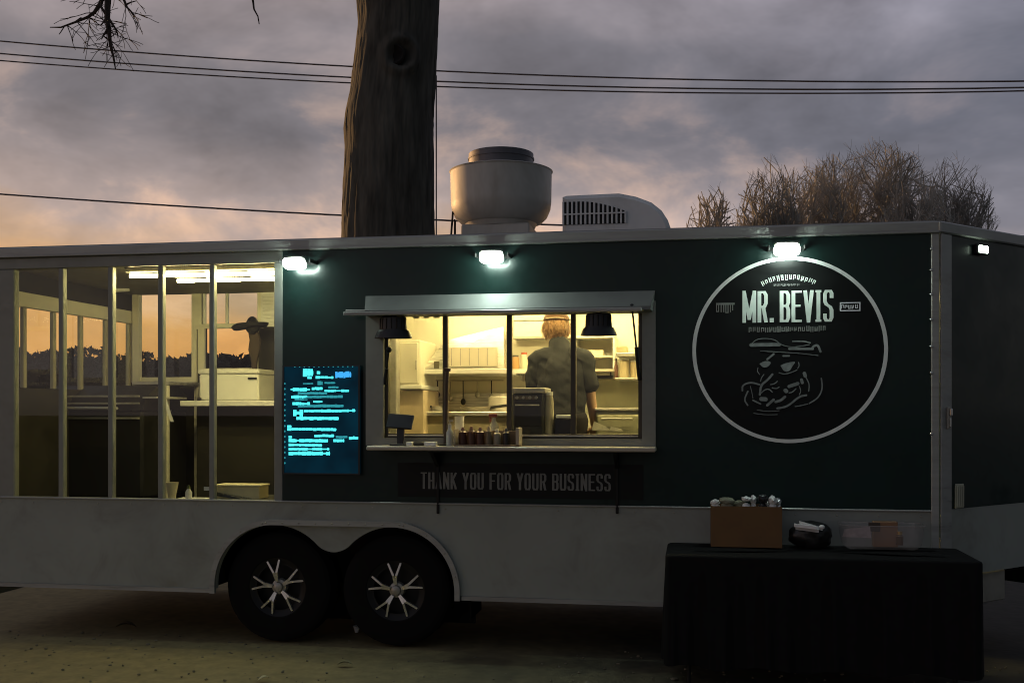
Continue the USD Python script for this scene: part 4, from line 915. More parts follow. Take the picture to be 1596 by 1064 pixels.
part(ut, 'rail', tube([(X(668, W - .1), W - .1, uz), (X(785, W - .1), W - .1, uz)], .007, 8), STEELD, smooth=40)
for k, u in enumerate((682, 702, 722, 744, 766)):
    x = X(u, W - .12)
    L = .10 + .03 * (k % 3)
    part(ut, 'ladle', [tube([(x, W - .12, uz - .004), (x, W - .12, uz - L)], .005, 6), ell((x, W - .12, uz - L - .02), (.022, .012, .028))], STEELD if k % 2 else BLACKP, smooth=40)
# knobs and handles
for u in (806, 816, 826, 836):
    part(bp, 'knob', lathe([(0, .014), (.008, .013), (.011, 0)], (X(u, ay), ay - .0075, Z(820, 619.5, ay)), 12, 'y'), STEELD, smooth=40)
part(bp, 'handle', tube([(X(804, ay), ay - .0075, Z(820, 631, ay)), (X(804, ay), ay - .025, Z(820, 631, ay)), (X(840, ay), ay - .025, Z(820, 631, ay)), (X(840, ay), ay - .0075, Z(820, 631, ay))], .005, 8), STEEL, smooth=40)
part(fr, 'handle', tube([(X(938, .97), .974, kz(652, 1.0)), (X(938, .97), .945, kz(652, 1.0)), (X(985, .97), .945, kz(652, 1.0)), (X(985, .97), .974, kz(652, 1.0))], .008, 8), STEEL, smooth=40)
part(tc_, 'handle', box(X(648, 1.18), X(650, 1.18), 1.165, 1.1845, kz(575, 1.18), kz(560, 1.18), .002), STEELD)
for k in range(5):
    part(rh, 'panel_seam', box(X(703 + 14 * k, hy - .012), X(703 + 14 * k, hy - .012) + .006, hy - .0145, hy - .0125, kz(569, hy), kz(542, hy)), STEELD)
for i, (u0, u1, v0, lb, col) in enumerate(((961, 978, 541, 'tan cardboard packet on top of the narrow steel shelf', (.42, .32, .18)), (980, 994, 545, 'white packet beside the tan packet on the narrow steel shelf', (.62, .6, .5)))):
    t = thing('food_packet', lb, 'packet', at((u0 + u1) / 2, 551, 1.5))
    zz_ = kz(551, 1.4) + .001
    part(t, 'packet', box(X(u0, 1.5), X(u1, 1.5), 1.48, 1.6, zz_, zz_ + (551 - v0) / 190, .006), mat(f'food_packet_{i}', col, .6, var=.25, scale=20))
st = thing('paper_cup_stack', 'stack of white paper cups on the inner ledge by the left mullion', 'cups', (X(716, .2), .2, IL))
for k in range(5):
    part(st, 'cup', lathe([(.024, 0), (.032, .07), (.034, .072), (.030, .072), (.022, .004)], (X(716, .2), .2, IL + .001 + k * .014), 18), PAPER, smooth=40)
tg = thing('spray_bottle', 'pale spray bottle on the inner ledge behind the condiment box', 'bottle', (X(770, .25), .25, IL))
part(tg, 'body', lathe([(0, 0), (.03, 0), (.032, .06), (.012, .10), (.012, .12), (0, .12)], (X(770, .25), .25, IL + .001), 18), mat('spray_body', (.45, .45, .38), .35), smooth=40)
part(tg, 'trigger', [box(X(770, .25) - .035, X(770, .25) + .02, .24, .26, IL + .122, IL + .145, .004), box(X(770, .25) - .03, X(770, .25) - .02, .245, .255, IL + .09, IL + .1225, .002)], mat('spray_trigger', (.25, .05, .04), .4))

# ------------------------------------------------------------------ counter things outside
pt = thing('tablet_stand', 'black tablet on a stand at the left end of the serving shelf', 'tablet', (X(622, -.13), -.13, SH))
c = at(624, 657, -.13)
tab = box(c[0] - .085, c[0] + .085, -.142, -.126, c[2] - .052, c[2] + .052, 0.005)
tab = rot(rot(tab, -28, [1, 0, 0], c), 4, [0, 1, 0], c)
part(pt, 'screen', tab, BLACKP)
part(pt, 'neck', hull([(c[0] - .022, -.13, SH + .01), (c[0] + .018, -.13, SH + .01), (c[0] - .022, -.11, SH + .01), (c[0] + .018, -.11, SH + .01), (c[0] - .026, -.118, c[2] - .03), (c[0] + .022, -.118, c[2] - .03), (c[0] - .026, -.10, c[2] - .03), (c[0] + .022, -.10, c[2] - .03)]), BLACKP)
part(pt, 'base', box(c[0] - .06, c[0] + .045, -.18, -.07, SH + .001, SH + .012, 0.004), BLACKP)
for i, (u0, u1, lb) in enumerate(((634, 643, 'small white card lying right of the tablet stand'), (662, 680, 'larger white card lying left of the condiment box'))):
    t_ = thing('white_card', lb, 'card', at((u0 + u1) / 2, 692, -.15))
    part(t_, 'card', box(X(u0, -.15), X(u1, -.15), -.17, -.12, SH + .001, SH + .026, 0.003), PAPER)
t_ = thing('card_reader', 'small dark card reader lying between the two white cards', 'card reader', at(652, 692, -.15))
part(t_, 'body', box(X(644.5, -.15), X(661, -.15), -.165, -.125, SH + .001, SH + .022, 0.005), mat('dark_reader', (0.035, 0.035, 0.03), 0.4))
part(t_, 'keypad', box(X(647, -.15), X(659, -.15), -.16, -.13, SH + .0225, SH + .025, 0.001), BLACKP)
wb = thing('sanitizer_bottle', 'clear pale pump bottle standing left of the condiment box', 'bottle', (X(702, -.1), -.1, SH))
part(wb, 'body', lathe([(0, 0), (.021, 0), (.023, .01), (.023, .085), (.012, .105), (.011, .115), (0, .115)], (X(701, -.1), -.1, SH + .001), 20), mat('pale_bottle', (0.48, 0.50, 0.46), 0.25), smooth=40)
part(wb, 'pump', [lathe([(0, 0), (.012, 0), (.012, .02), (.004, .022), (.004, .04), (0, .04)], (X(701, -.1), -.1, SH + .117), 14), box(X(701, -.1) - .008, X(701, -.1) + .022, -.105, -.095, SH + .155, SH + .164, .002)], mat('grey_pump', (0.4, 0.4, 0.38), 0.4), smooth=40)
pr = thing('paper_towel_rod', 'dark upright rod standing at the left window bar', 'rod', at(696, 690, -.06))
part(pr, 'rod', tube([at(694, 690, -.06) * [1, 1, 0] + [0, 0, SH + .012], at(696, 600, -.06), at(697, 578, -.06)], [0.012, 0.013, 0.013], 10), mat('dark_brown_rod', (0.06, 0.04, 0.03), 0.5), smooth=40)
part(pr, 'cap', lathe([(0, 0), (.022, 0), (.024, .02), (0, .024)], at(697, 579, -.06), 16), mat('dark_brown_cap', (0.05, 0.03, 0.03), 0.5), smooth=40)
part(pr, 'foot', lathe([(0, 0), (.05, 0), (.05, .008), (0, .010)], (at(694, 690, -.06)[0], -.06, SH + .001), 20), BLACKM, smooth=40)
cd = thing('condiment_box', 'open topped box holding brown sauce bottles on the serving shelf', 'box', (X(758, -.14), -.14, SH))
qx0, qx1 = X(708, -.17), X(810, -.17)
part(cd, 'base', box(qx0, qx1, -.19, -.07, SH + .001, SH + .010, 0.002), mat('brown_box_base', (0.18, 0.12, 0.07), 0.6))
GREYW = mat('weathered_wood', (0.36, 0.30, 0.22), 0.7, stretch=(3, 3, 0.4), var=0.3)
part(cd, 'end_board', box(qx0, qx0 + .008, -.19, -.07, SH + .0105, SH + .108, 0.002), GREYW)
part(cd, 'end_board', box(qx1 - .022, qx1, -.19, -.07, SH + .0105, SH + .118, 0.003), GREYW)
part(cd, 'back_board', box(qx0 + .009, qx1 - .023, -.08, -.07, SH + .0105, SH + .098, 0.002), mat('brown_back_board', (0.20, 0.14, 0.08), 0.6))
for i, (t, c_, r_, hh) in enumerate(((.10, (.075, .022, .012), .026, .085), (.24, (.10, .04, .02), .026, .09), (.38, (.085, .03, .018), .026, .085), (.52, (.19, .14, .08), .024, .09), (.655, (.30, .26, .18), .024, .075), (.80, (.02, .018, .018), .022, .08))):
    x = qx0 + (qx1 - qx0 - .02) * t + .008
    nm, lb = (('sauce_bottle', 'deep red brown sauce bottle, leftmost in the condiment box'), ('sauce_bottle', 'brown sauce bottle second from left in the condiment box'), ('sauce_bottle', 'red brown sauce bottle third from left in the condiment box'), ('mustard_bottle', 'tan brown bottle in the middle of the condiment box'), ('napkin_roll', 'pale roll right of the tan bottle in the condiment box'), ('black_bottle', 'black bottle at the right end of the condiment box'))[i]
    t_ = thing(nm, lb, 'bottle' if i != 4 else 'napkins', (x, -.135, SH + .011))
    part(t_, 'body', lathe([(0, 0), (r_, 0), (r_, hh * .9), (r_ * .6, hh), (0, hh)], (x, -.135, SH + .011), 20), mat(f'condiment_{i}', c_, 0.35), smooth=40)
    part(t_, 'cap', lathe([(0, 0), (r_ * .55, 0), (r_ * .3, .022), (0, .024)], (x, -.135, SH + .012 + hh), 14), mat(f'condiment_cap_{i}', tuple(min(.6, q * 2 + .03) for q in c_), 0.4), smooth=40)

# ------------------------------------------------------------------ person
def limbs(chains, res=0.02, smooth_n=8):
    parts_ = []
    for ch in chains:
        for (p, r), (q, s) in zip(ch[:-1], ch[1:]):
            a = m3.Manifold.sphere(r, 20).translate([float(t) for t in p]); b_ = m3.Manifold.sphere(s, 20).translate([float(t) for t in q])
            parts_.append(m3.Manifold.batch_hull([a, b_]))
    m = m3.Manifold.batch_boolean(parts_, m3.OpType.Add).refine_to_length(res)
    m = tm(m); m.merge_vertices()
    trimesh.smoothing.filter_taubin(m, lamb=0.5, nu=0.53, iterations=smooth_n)
    return m
PY = 0.95
pp = at(874, HY, PY)
px_, pz0 = pp[0], FZ
def J(dx, dy, z): return np.array([px_ + dx * .86, PY + dy, pz0 + z])
person = thing('person', 'person with orange brown cap and dark short sleeved shirt working with back to the window', 'person', (px_, PY, pz0))
SKIN = mat('skin', (0.50, 0.30, 0.19), 0.55, var=0.08)
SHIRT = mat('dark_grey_shirt', (0.026, 0.027, 0.029), 0.9, var=0.15, scale=14, bump=0.35, bscale=30, spec=0.2)
TROUS = mat('dark_trousers', (0.022, 0.02, 0.024), 0.9, spec=0.2)
hx = -0.055    # head leans to the left and forward
hd = [
 [(J(0, 0, .93), .085), (J(0, .01, 1.12), .085), (J(0, .03, 1.26), .08), (J(-.02, .07, 1.39), .055), (J(hx * .8, .10, 1.47), .052)],
 [(J(-.10, .03, 1.30), .055), (J(-.195, .03, 1.30), .044), (J(-.235, .05, 1.09), .040), (J(-.225, .25, 1.01), .030), (J(-.215, .30, 1.00), .027)],
 [(J(.10, .03, 1.30), .055), (J(.20, .03, 1.30), .044), (J(.245, .03, 1.08), .040), (J(.262, .14, .90), .032), (J(.262, .18, .845), .027)],
 [(J(-.07, 0, .90), .075), (J(-.095, .02, .48), .062), (J(-.095, -.01, .09), .045), (J(-.095, .10, .045), .042)],
 [(J(.07, 0, .90), .075), (J(.095, .02, .48), .062), (J(.095, -.01, .09), .045), (J(.095, .10, .045), .042)],
 [(J(hx, .10, 1.555), .088), (J(hx, .15, 1.535), .085)],
 [(J(hx, .165, 1.48), .055), (J(hx, .12, 1.46), .05)],
]
# hands: palm, four fingers and a thumb each
def hand(c, fw_, side, sgn):
    fw_ = np.asarray(fw_) / np.linalg.norm(fw_); side = np.asarray(side, float); side -= fw_ * side.dot(fw_); side /= np.linalg.norm(side); dn = np.cross(fw_, side) * sgn
    if dn[2] > 0: dn = -dn
    out = [[(c, .026), (c + fw_ * .04 + side * .018, .018)], [(c, .026), (c + fw_ * .04 - side * .018, .018)]]
    for k, L in enumerate((.062, .072, .068, .052)):
        b = c + fw_ * .05 + side * (.027 - .018 * k)
        out.append([(b, .0095), (b + fw_ * L * .55 + dn * .010, .009), (b + fw_ * L * .85 + dn * .032, .008)])
    t = c + fw_ * .01 + side * .03
    out.append([(t, .011), (t + fw_ * .03 + side * .022 + dn * .01, .010), (t + fw_ * .055 + side * .022 + dn * .02, .009)])
    return out
hd += hand(J(-.21, .33, .995), (0.05, 1, -.1), (1, 0, 0), 1)
hd += hand(J(.262, .20, .815), (0.0, .45, -1), (-1, 0.0, 0), 1)
body = limbs(hd, 0.014, 6)
part(person, 'body', body, SKIN, smooth=True)
# face and ears
fc = J(hx, .235, 1.535)
part(person, 'ear', ell(J(hx - .088, .13, 1.53), (.012, .025, .034)), SKIN, smooth=True)
part(person, 'ear', ell(J(hx + .088, .13, 1.53), (.012, .025, .034)), SKIN, smooth=True)
part(person, 'nose', hull([fc + [0, .026, -.012], fc + [-.016, -.008, -.02], fc + [.016, -.008, -.02], fc + [0, -.004, .03]]), SKIN, smooth=60)
for s in (-1, 1):
    part(person, 'eye', ell(fc + [s * .032, -.012, .012], (.013, .008, .008)), PAPER, smooth=True)
part(person, 'mouth', ell(fc + [0, -.012, -.052], (.024, .008, .006)), mat('lips', (0.35, 0.13, 0.1), 0.5), smooth=True)
# shirt
sh = [
 [(J(0, -.005, .82), .15), (J(0, -.003, .95), .142), (J(0, 0, 1.05), .134), (J(0, .02, 1.24), .134), (J(0, .035, 1.325), .105), (J(-.02, .075, 1.40), .085)],
 [(J(-.085, -.002, .83), .108), (J(-.095, .012, 1.15), .094), (J(-.12, .025, 1.315), .076)], [(J(.085, -.002, .83), .108), (J(.095, .012, 1.15), .094), (J(.12, .025, 1.315), .076)],
 [(J(-.10, .02, 1.325), .080), (J(-.20, .03, 1.312), .066), (J(-.238, .044, 1.13), .062)],
 [(J(.10, .02, 1.325), .080), (J(.20, .03, 1.312), .066), (J(.243, .03, 1.13), .062)],
]
shm = limbs(sh, 0.014, 10)
sv = shm.vertices; d = ((meshkit.fbm(sv * [9, 9, 9] + np.column_stack([sv[:, 2] * 6, 0 * sv[:, 0], -sv[:, 0] * 6]), 2, 5) - .5) + .7 * (.25 - np.abs(meshkit.noise(sv * [7, 7, 16] + np.column_stack([sv[:, 2] * 5, sv[:, 2] * 0, sv[:, 0] * 9]), 11) - .5)))[:, None]
shm.vertices = shm.vertices + shm.vertex_normals * (d + .08) * 0.034
keep = shm.triangles_center[:, 2] > pz0 + 0.775
part(person, 'shirt', shm, SHIRT, smooth=True)
tr_ = limbs([[(J(-.09, 0, .86), .125), (J(-.095, .02, .48), .085), (J(-.095, -.005, .09), .068)], [(J(.09, 0, .86), .125), (J(.095, .02, .48), .085), (J(.095, -.005, .09), .068)], [(J(-.06, 0, .84), .13), (J(.06, 0, .84), .13)], [(J(-.055, 0, .86), .12), (J(-.05, 0, 1.0), .095)], [(J(.055, 0, .86), .12), (J(.05, 0, 1.0), .095)], [(J(-.05, 0, 1.0), .095), (J(.05, 0, 1.0), .095)]], 0.03, 8)
part(person, 'trousers', tr_, TROUS, smooth=True)
for s in (-1, 1):
    part(person, 'shoe', limbs([[(J(s * .095, -.03, .045), .044), (J(s * .095, .16, .042), .040)]], .02, 3), BLACKP, smooth=True)
HAIRM = mat('light_brown_hair', (0.30, 0.17, 0.075), 0.55, var=0.45, scale=40, stretch=(1, 1, .15))
hm = ell(J(hx, .115, 1.552), (.093, .110, .096), 3)
v = hm.vertices; low = v[:, 2] < pz0 + 1.515
v[low, 2] = pz0 + 1.515 + (v[low, 2] - pz0 - 1.515) * 0.5
hm.vertices = v
RH = np.random.default_rng(77); st_ = []
while len(st_) < 900:
    n_ = RH.normal(size=3); n_ /= np.linalg.norm(n_)
    if n_[1] > .45 or n_[2] < -.35: continue
    p = J(hx, .115, 1.552) + n_ * [.092, .109, .095]
    tn = np.array([0, 0, -1.0]) - n_ * (-n_[2]); tn = tn / (np.linalg.norm(tn) + 1e-6) + RH.normal(0, .18, 3)
    L_ = RH.uniform(.03, .055)
    st_.append(tube([p, p + tn * L_ * .5 + n_ * .003, p + tn * L_ + n_ * RH.uniform(-.004, .003)], [.0026, .0024, .001], 3, False))
hq = part(person, 'hair', [hm], HAIRM, smooth=True)
part(hq, 'strands', st_, HAIRM, kind='stuff')
cp_ = ell(J(hx, .125, 1.605), (.099, .119, .075), 3)
v = cp_.vertices; low = v[:, 2] < pz0 + 1.612
v[low, 2] = pz0 + 1.612
cp_.vertices = v
CAPM = mat('brown_cap', (0.10, 0.05, 0.025), 0.85, var=0.25, bump=.2, bscale=200)
q = part(person, 'cap', cp_, CAPM, smooth=50)
part(q, 'peak', hull([J(hx + .10 * math.cos(a), .20 + .12 * math.sin(a), 1.615 - .02 * math.sin(a) + dz) for a in np.linspace(0, math.pi, 11) for dz in (0, .006)]), CAPM, smooth=40)
part(q, 'button', ell(J(hx, .125, 1.681), (.009, .009, .005)), CAPM, smooth=True)
part(q, 'strap', tube([J(hx + .1005 * math.cos(a), .125 - .1205 * math.sin(a), 1.619) for a in np.linspace(0, math.pi, 15)], .0055, 6), mat('pale_strap', (.32, .25, .17), .7), smooth=True)

# ------------------------------------------------------------------ table and what stands on it
TZ = 0.742
tx0, tx1, ty0, ty1 = X(1040, -.64), X(1530, -.64), -.64, -.06
tbl = thing('folding_table', 'long folding table hidden under a black cloth in front of the trailer', 'table', ((tx0 + tx1) / 2, -.35, 0))
part(tbl, 'tabletop', box(tx0, tx1, ty0, ty1, TZ - .04, TZ - .006, 0.006), WHITEP)
for x in (tx0 + .12, tx1 - .12):
    for y in (ty0 + .07, ty1 - .07):
        part(tbl, 'leg', tube([(x, y, 0), (x, y, TZ - .041)], 0.014, 10), BLACKM, smooth=40)
def drape():
    r = 0.03
    x0, x1, y0, y1 = tx0 - .012, tx1 + .012, ty0 - .012, ty1 + .004
    # outline of the cloth as rings from the top's middle to the hem
    per = []
    n1, n2 = 120, 34
    for k in range(n1): per.append((x0 + (x1 - x0) * k / n1, y0))
    for k in range(n2): per.append((x1, y0 + (y1 - y0) * k / n2))
    for k in range(n1): per.append((x1 - (x1 - x0) * k / n1, y1))
    for k in range(n2): per.append((x0, y1 - (y1 - y0) * k / n2))
    per = np.array(per); c = np.array([(x0 + x1) / 2, (y0 + y1) / 2])
    # rounded corners
    inner = np.array([np.clip(per[:, 0], x0 + .04, x1 - .04), np.clip(per[:, 1], y0 + .04, y1 - .04)]).T
    d = per - inner; L = np.linalg.norm(d, axis=1, keepdims=True); out = d / np.maximum(L, 1e-6)
    rim = inner + out * .04
    N = len(per); s = np.arange(N)
    fold = np.sin(s * .33 + 1.5 * np.sin(s * .061)) * .6 + np.sin(s * .79 + 2 * np.sin(s * .043)) * .3
    back = (per[:, 1] > y1 - .02)
    rings, V = [], []
    for (ins, z) in ((.16, 0), (.05, 0.001), (.015, -.001), (.004, -.006), (0, -.016)):
        V.append(np.column_stack([inner + out * (.04 - ins) if ins < .04 else inner - out * (ins - .04), np.full(N, TZ + .002 + z)]))
    for t in np.linspace(.06, 1, 14):
        amp = .024 * t ** .8
        amp = np.where(back, 0, amp)
        zz = TZ - .016 - (TZ - .016 - .115) * t
        hem = .012 * np.sin(s * .21) * t
        sag = np.where(back, .001, .014 * t)
        V.append(np.column_stack([rim + out * (fold * amp + sag)[:, None], np.maximum(zz + hem, .02) * np.ones(N)]))
    v = np.vstack(V + [np.array([[c[0], c[1], TZ + .002]])])
    f = []
    R = len(V)
    for i in range(R - 1):
        for j in range(N):
            a, b_ = i * N + j, i * N + (j + 1) % N
            f += [[a, a + N, b_ + N], [a, b_ + N, b_]]
    # the flat middle: fan of the first ring
    for j in range(N): f.append([R * N, j, (j + 1) % N])
    return trimesh.Trimesh(v, f, process=False)
dr_ = drape()
single('table_cloth', dr_, CLOTHB, 'black cloth draped to the ground over the long table', 'tablecloth', smooth=50)
TT = TZ + .004
# cardboard box
cb_ = thing('cardboard_box', 'open brown cardboard box on the left half of the black table', 'box', (X(1163, -.2), -.16, TT))
qx0, qx1, qy0, qy1 = X(1108, -.26), X(1219, -.26), -.26, -.075
bz1 = Z(1163, 789, -.26)
for nm, bxx in (('front', box(qx0, qx1, qy0, qy0 + .006, TT + .001, bz1)), ('back', box(qx0, qx1, qy1 - .006, qy1, TT + .001, bz1)), ('side', box(qx0, qx0 + .006, qy0 + .0065, qy1 - .0065, TT + .001, bz1 - .003)), ('side', box(qx1 - .006, qx1, qy0 + .0065, qy1 - .0065, TT + .001, bz1 - .003)), ('bottom', box(qx0 + .0065, qx1 - .0065, qy0 + .0065, qy1 - .0065, TT + .001, TT + .006))):
    part(cb_, nm, bxx, CARD)
part(cb_, 'packing_paper', box(qx0 + .01, qx1 - .01, qy0 + .01, qy1 - .01, bz1 - .06, bz1 - .03), mat('brown_packing', (0.16, 0.10, 0.05), 0.9))
def crumple(c, r, seed, k=.35):
    m = ell((0, 0, 0), (1, 1, 1), 3)
    n = meshkit.fbm(m.vertices * 1.7 + seed, 3, seed)
    m.vertices = m.vertices * (1 - k + 2 * k * n)[:, None] * np.asarray(r) + np.asarray(c)
    return m
items = [(1115, 780, .030, .016, 'paper_wad', 'grey crumpled paper wad at the left corner of the cardboard box', 'paper', PAPER), (1133, 778, .045, .022, 'paper_bag', 'olive crumpled paper bag sticking out of the box at left', 'bag', mat('olive_paper', (0.22, 0.22, 0.15), 0.8)), (1152, 783, .04, .022, 'paper_bag', 'flatter olive paper bag in the middle of the cardboard box', 'bag', mat('olive_paper_two', (0.20, 0.20, 0.13), 0.8)),
         (1163, 775, .028, .014, 'napkin_bundle', 'flat white napkin bundle on top of the cardboard box', 'napkins', PAPER), (1174, 777, .018, .028, 'white_cup', 'small upright white cup in the cardboard box', 'cup', PAPER), (1189, 775, .03, .03, 'dark_bag', 'dark plastic bag sticking up from the cardboard box', 'bag', BLACKP),
         (1194, 782, .02, .016, 'paper_ball', 'smallest white paper ball at the right of the box', 'paper', PAPER), (1204, 777, .026, .027, 'foil_ball', 'bright foil ball at the right end of the box', 'foil', PAPER), (1213, 779, .018, .022, 'foil_ball', 'dimmer foil ball in the right corner of the box', 'foil', FOIL)]
for i, (u, v, rx, rz, nm, lb, ct_, mt) in enumerate(items):
    y = -.20 if i % 2 else -.16
    c = at(u, v + 2, y); 
    t_ = thing(nm, lb, ct_, (c[0], c[1], bz1 - .03))
    part(t_, 'wad', crumple(c, (rx, .03, rz), i + 3), mt, smooth=45)
    part(t_, 'lower_wad', crumple((c[0], y, bz1 - .012), (rx * .9, .028, .03), i + 13), mt, smooth=45)
# black bag with a white bundle
bb = thing('black_bag', 'low black plastic bag lying right of the cardboard box', 'bag', (X(1266, -.2), -.2, TT))
part(bb, 'body', crumple((X(1264, -.22), -.2, TT + .075), (.125, .09, .085), 5, .22), mat('black_bag_film', (0.008, 0.008, 0.008), 0.3, bump=0.4, bscale=25), smooth=50)
wn = thing('cutlery_packets', 'white wrapped packets lying on top of the black bag', 'packets', at(1258, 820, -.25))
for i, (a, b_) in enumerate((((1238, 818), (1272, 822)), ((1240, 822), (1276, 827)), ((1246, 814), (1282, 824)))):
    p0, p1 = at(*a, -.315 + .02 * i), at(*b_, -.315 + .02 * i)
    part(wn, 'packet', hull(np.vstack([[p + [0, s * .012, t * .009] for s in (-1, 1) for t in (-1, 1)] for p in (p0, p1)])), PAPER if i != 1 else mat('grey_packet', (0.45, 0.45, 0.45), 0.6))
part(wn, 'tip', ell(at(1281, 821, -.31), (.016, .014, .014)), PAPER, smooth=True)
# clear tub with things in it
tu = thing('clear_tub', 'long clear plastic tub with rounded ends at the right half of the table', 'tub', (X(1378, -.2), -.2, TT))
u0, u1 = X(1312, -.25), X(1440, -.25); yc_ = -.19
CLEAR = usdkit.material(stage, '/World/Looks/cloudy_clear_plastic', {'t': ('transparent_bsdf', {'color': (0.88, 0.86, 0.86)}), 'p': ('principled_bsdf', {'base_color': (0.34, 0.32, 0.31), 'roughness': 0.25}), 'm': ('mix_closure', {'fac': 0.17})},
                        [('t.BSDF', 'm.closure1'), ('p.BSDF', 'm.closure2')], surface='m.closure')
def tub_ring(sc, z):
    s = sbox(u0 + .06, u1 - .06, yc_ - .06, yc_ + .06).buffer(.045 * sc, 12)
    return s
outer, innr = [], []
lay = []
for sc, z in ((-.1, 0.0), (.35, 0.006), (.8, .03), (1.0, .085), (1.08, .138), (1.2, .142)):
    s = sbox(u0 + .05, u1 - .05, yc_ - .05, yc_ + .05).buffer(.05 * max(sc, .02), 12, join_style=1)
    co = np.array([s.exterior.interpolate(t, normalized=True).coords[0] for t in np.linspace(0, 1, 64, endpoint=False)])
    lay.append(np.column_stack([co, np.full(64, TT + .002 + z)]))
v = np.vstack(lay + [[[(u0 + u1) / 2, yc_, TT + .002]]]); f = []
for i in range(len(lay) - 1):
    for j in range(64):
        a, b_ = i * 64 + j, i * 64 + (j + 1) % 64
        f += [[a, b_, b_ + 64], [a, b_ + 64, a + 64]]
f += [[len(v) - 1, (j + 1) % 64, j] for j in range(64)]
part(tu, 'shell', trimesh.Trimesh(v, f, process=False), CLEAR, smooth=40)
rimc = np.vstack([lay[-1], lay[-1][:1]])
part(tu, 'rim', tube(rimc, 0.004, 6, False), CLEAR, smooth=True)
cdx = thing('small_carton', 'brown small carton standing inside the clear tub', 'carton', at(1377, 850, -.19))
part(cdx, 'carton', box(X(1360, -.17), X(1398, -.17), -.2, -.14, TT + .012, Z(1377, 812, -.17), 0.003), mat('brown_carton', (0.24, 0.13, 0.065), 0.7))
part(cdx, 'dark_flap', box(X(1352, -.17), X(1370, -.17), -.205, -.2005, Z(1377, 828, -.2), Z(1377, 814, -.2), 0.001), mat('dark_flap', (0.05, 0.035, 0.025), 0.7))
cl = thing('card_stack', 'pale printed card leaning in the left end of the clear tub', 'card', at(1335, 845, -.22))
part(cl, 'card', hull([at(u, v, y) for u, v in ((1313, 836), (1358, 838), (1316, 824), (1356, 820)) for y in (-.258, -.25)]), mat('grey_pink_card', (0.38, 0.33, 0.33), 0.6, var=0.3, scale=25))
gc = thing('gold_cap', 'small gold topped jar inside the clear tub', 'jar', at(1402, 830, -.2))
part(gc, 'jar', lathe([(0, 0), (.02, 0), (.022, .05), (.014, .06), (0, .06)], (X(1402, -.215), -.215, Z(1402, 835, -.2) - .05), 18), mat('brown_glass', (0.10, 0.05, 0.02), 0.2), smooth=40)
part(gc, 'cap', lathe([(0, 0), (.016, 0), (.016, .018), (0, .02)], (X(1402, -.215), -.215, Z(1402, 835, -.2) + .011), 18), mat('gold_metal', (0.75, 0.50, 0.15), 0.3, metal=0.9), smooth=40)

# ------------------------------------------------------------------ litter on the ground
def atground(u, v, z=0.0):
    d = ray(u, v); return CAM + d * ((z - CAM[2]) / d[2])
g0 = atground(556, 985)
m = lathe([(0, 0.0), (0.012, 0.0), (0.02, 0.03), (0.026, 0.045), (0, 0.045)], (g0[0], g0[1], .001), 16)
t_ = thing('paper_cup', 'tiny white paper cup standing on the ground between the two wheels', 'cup', g0)
part(t_, 'cup', m, PAPER, smooth=40)
part(t_, 'rim', tube([(g0[0] + .027 * math.cos(a), g0[1] + .027 * math.sin(a), .046) for a in np.linspace(0, 2 * math.pi, 17)], .002, 5, False), PAPER)
def leaf(u, v, L, ang, lb, col):
    g = atground(u, v); t = np.linspace(0, 1, 9); w = np.sin(np.pi * t) ** .8 * L * .22
    a = math.radians(ang); dx = np.array([math.cos(a), math.sin(a)]); nx_ = np.array([-dx[1], dx[0]])
    P_, Q_ = [], []
    for ti, wi in zip(t, w):
        z = .006 + .02 * math.sin(math.pi * ti) * L / .12
        P_.append([*(g[:2] + dx * (ti - .5) * L + nx_ * wi), z + wi * .5]); Q_.append([*(g[:2] + dx * (ti - .5) * L - nx_ * wi), z + wi * .5])
    mid = [[*(g[:2] + dx * (ti - .5) * L), .006 + .02 * math.sin(math.pi * ti) * L / .12] for ti in t]
    v_ = np.array(P_ + mid + Q_); f = []
    for k in range(8):
        for o in (0, 9):
            f += [[o + k, o + k + 9, o + k + 10], [o + k, o + k + 10, o + k + 1]]
    single('fallen_leaf', trimesh.Trimesh(v_, f, process=False), mat(f'dry_leaf_{u}', col, 0.8), lb, 'leaf', smooth=True)
leaf(538, 1037, .10, 8, 'dry olive leaf lying in front of the right wheel', (0.20, 0.18, 0.09))
leaf(196, 979, .16, 15, 'dark brown leaf lying in front of the left porch panes', (0.09, 0.065, 0.035))
leaf(412, 1060, .08, 40, 'pale leaf at the very front below the left wheel', (0.45, 0.40, 0.25))

def pebbles():
    R = np.random.default_rng(31); out = []
    for k in range(1500):
        x = R.uniform(-5.5, 5.5); y = R.uniform(-3.2, .2); r = R.uniform(.004, .012) * (1 + (R.random() < .04) * 1.2)
        p = trimesh.creation.icosphere(subdivisions=0); p.vertices = p.vertices * R.uniform(.7, 1.3, 3) * r * [1, 1, .6] + R.normal(0, r * .12, (12, 3)) + [x, y, r * .2 - .006]
        out.append(p)
    return out
single('gravel', pebbles(), mat('gravel_stone', (.16, .14, .095), .9, var=.35, scale=40), 'loose small gravel scattered over the dark lot', 'gravel', kind='stuff')

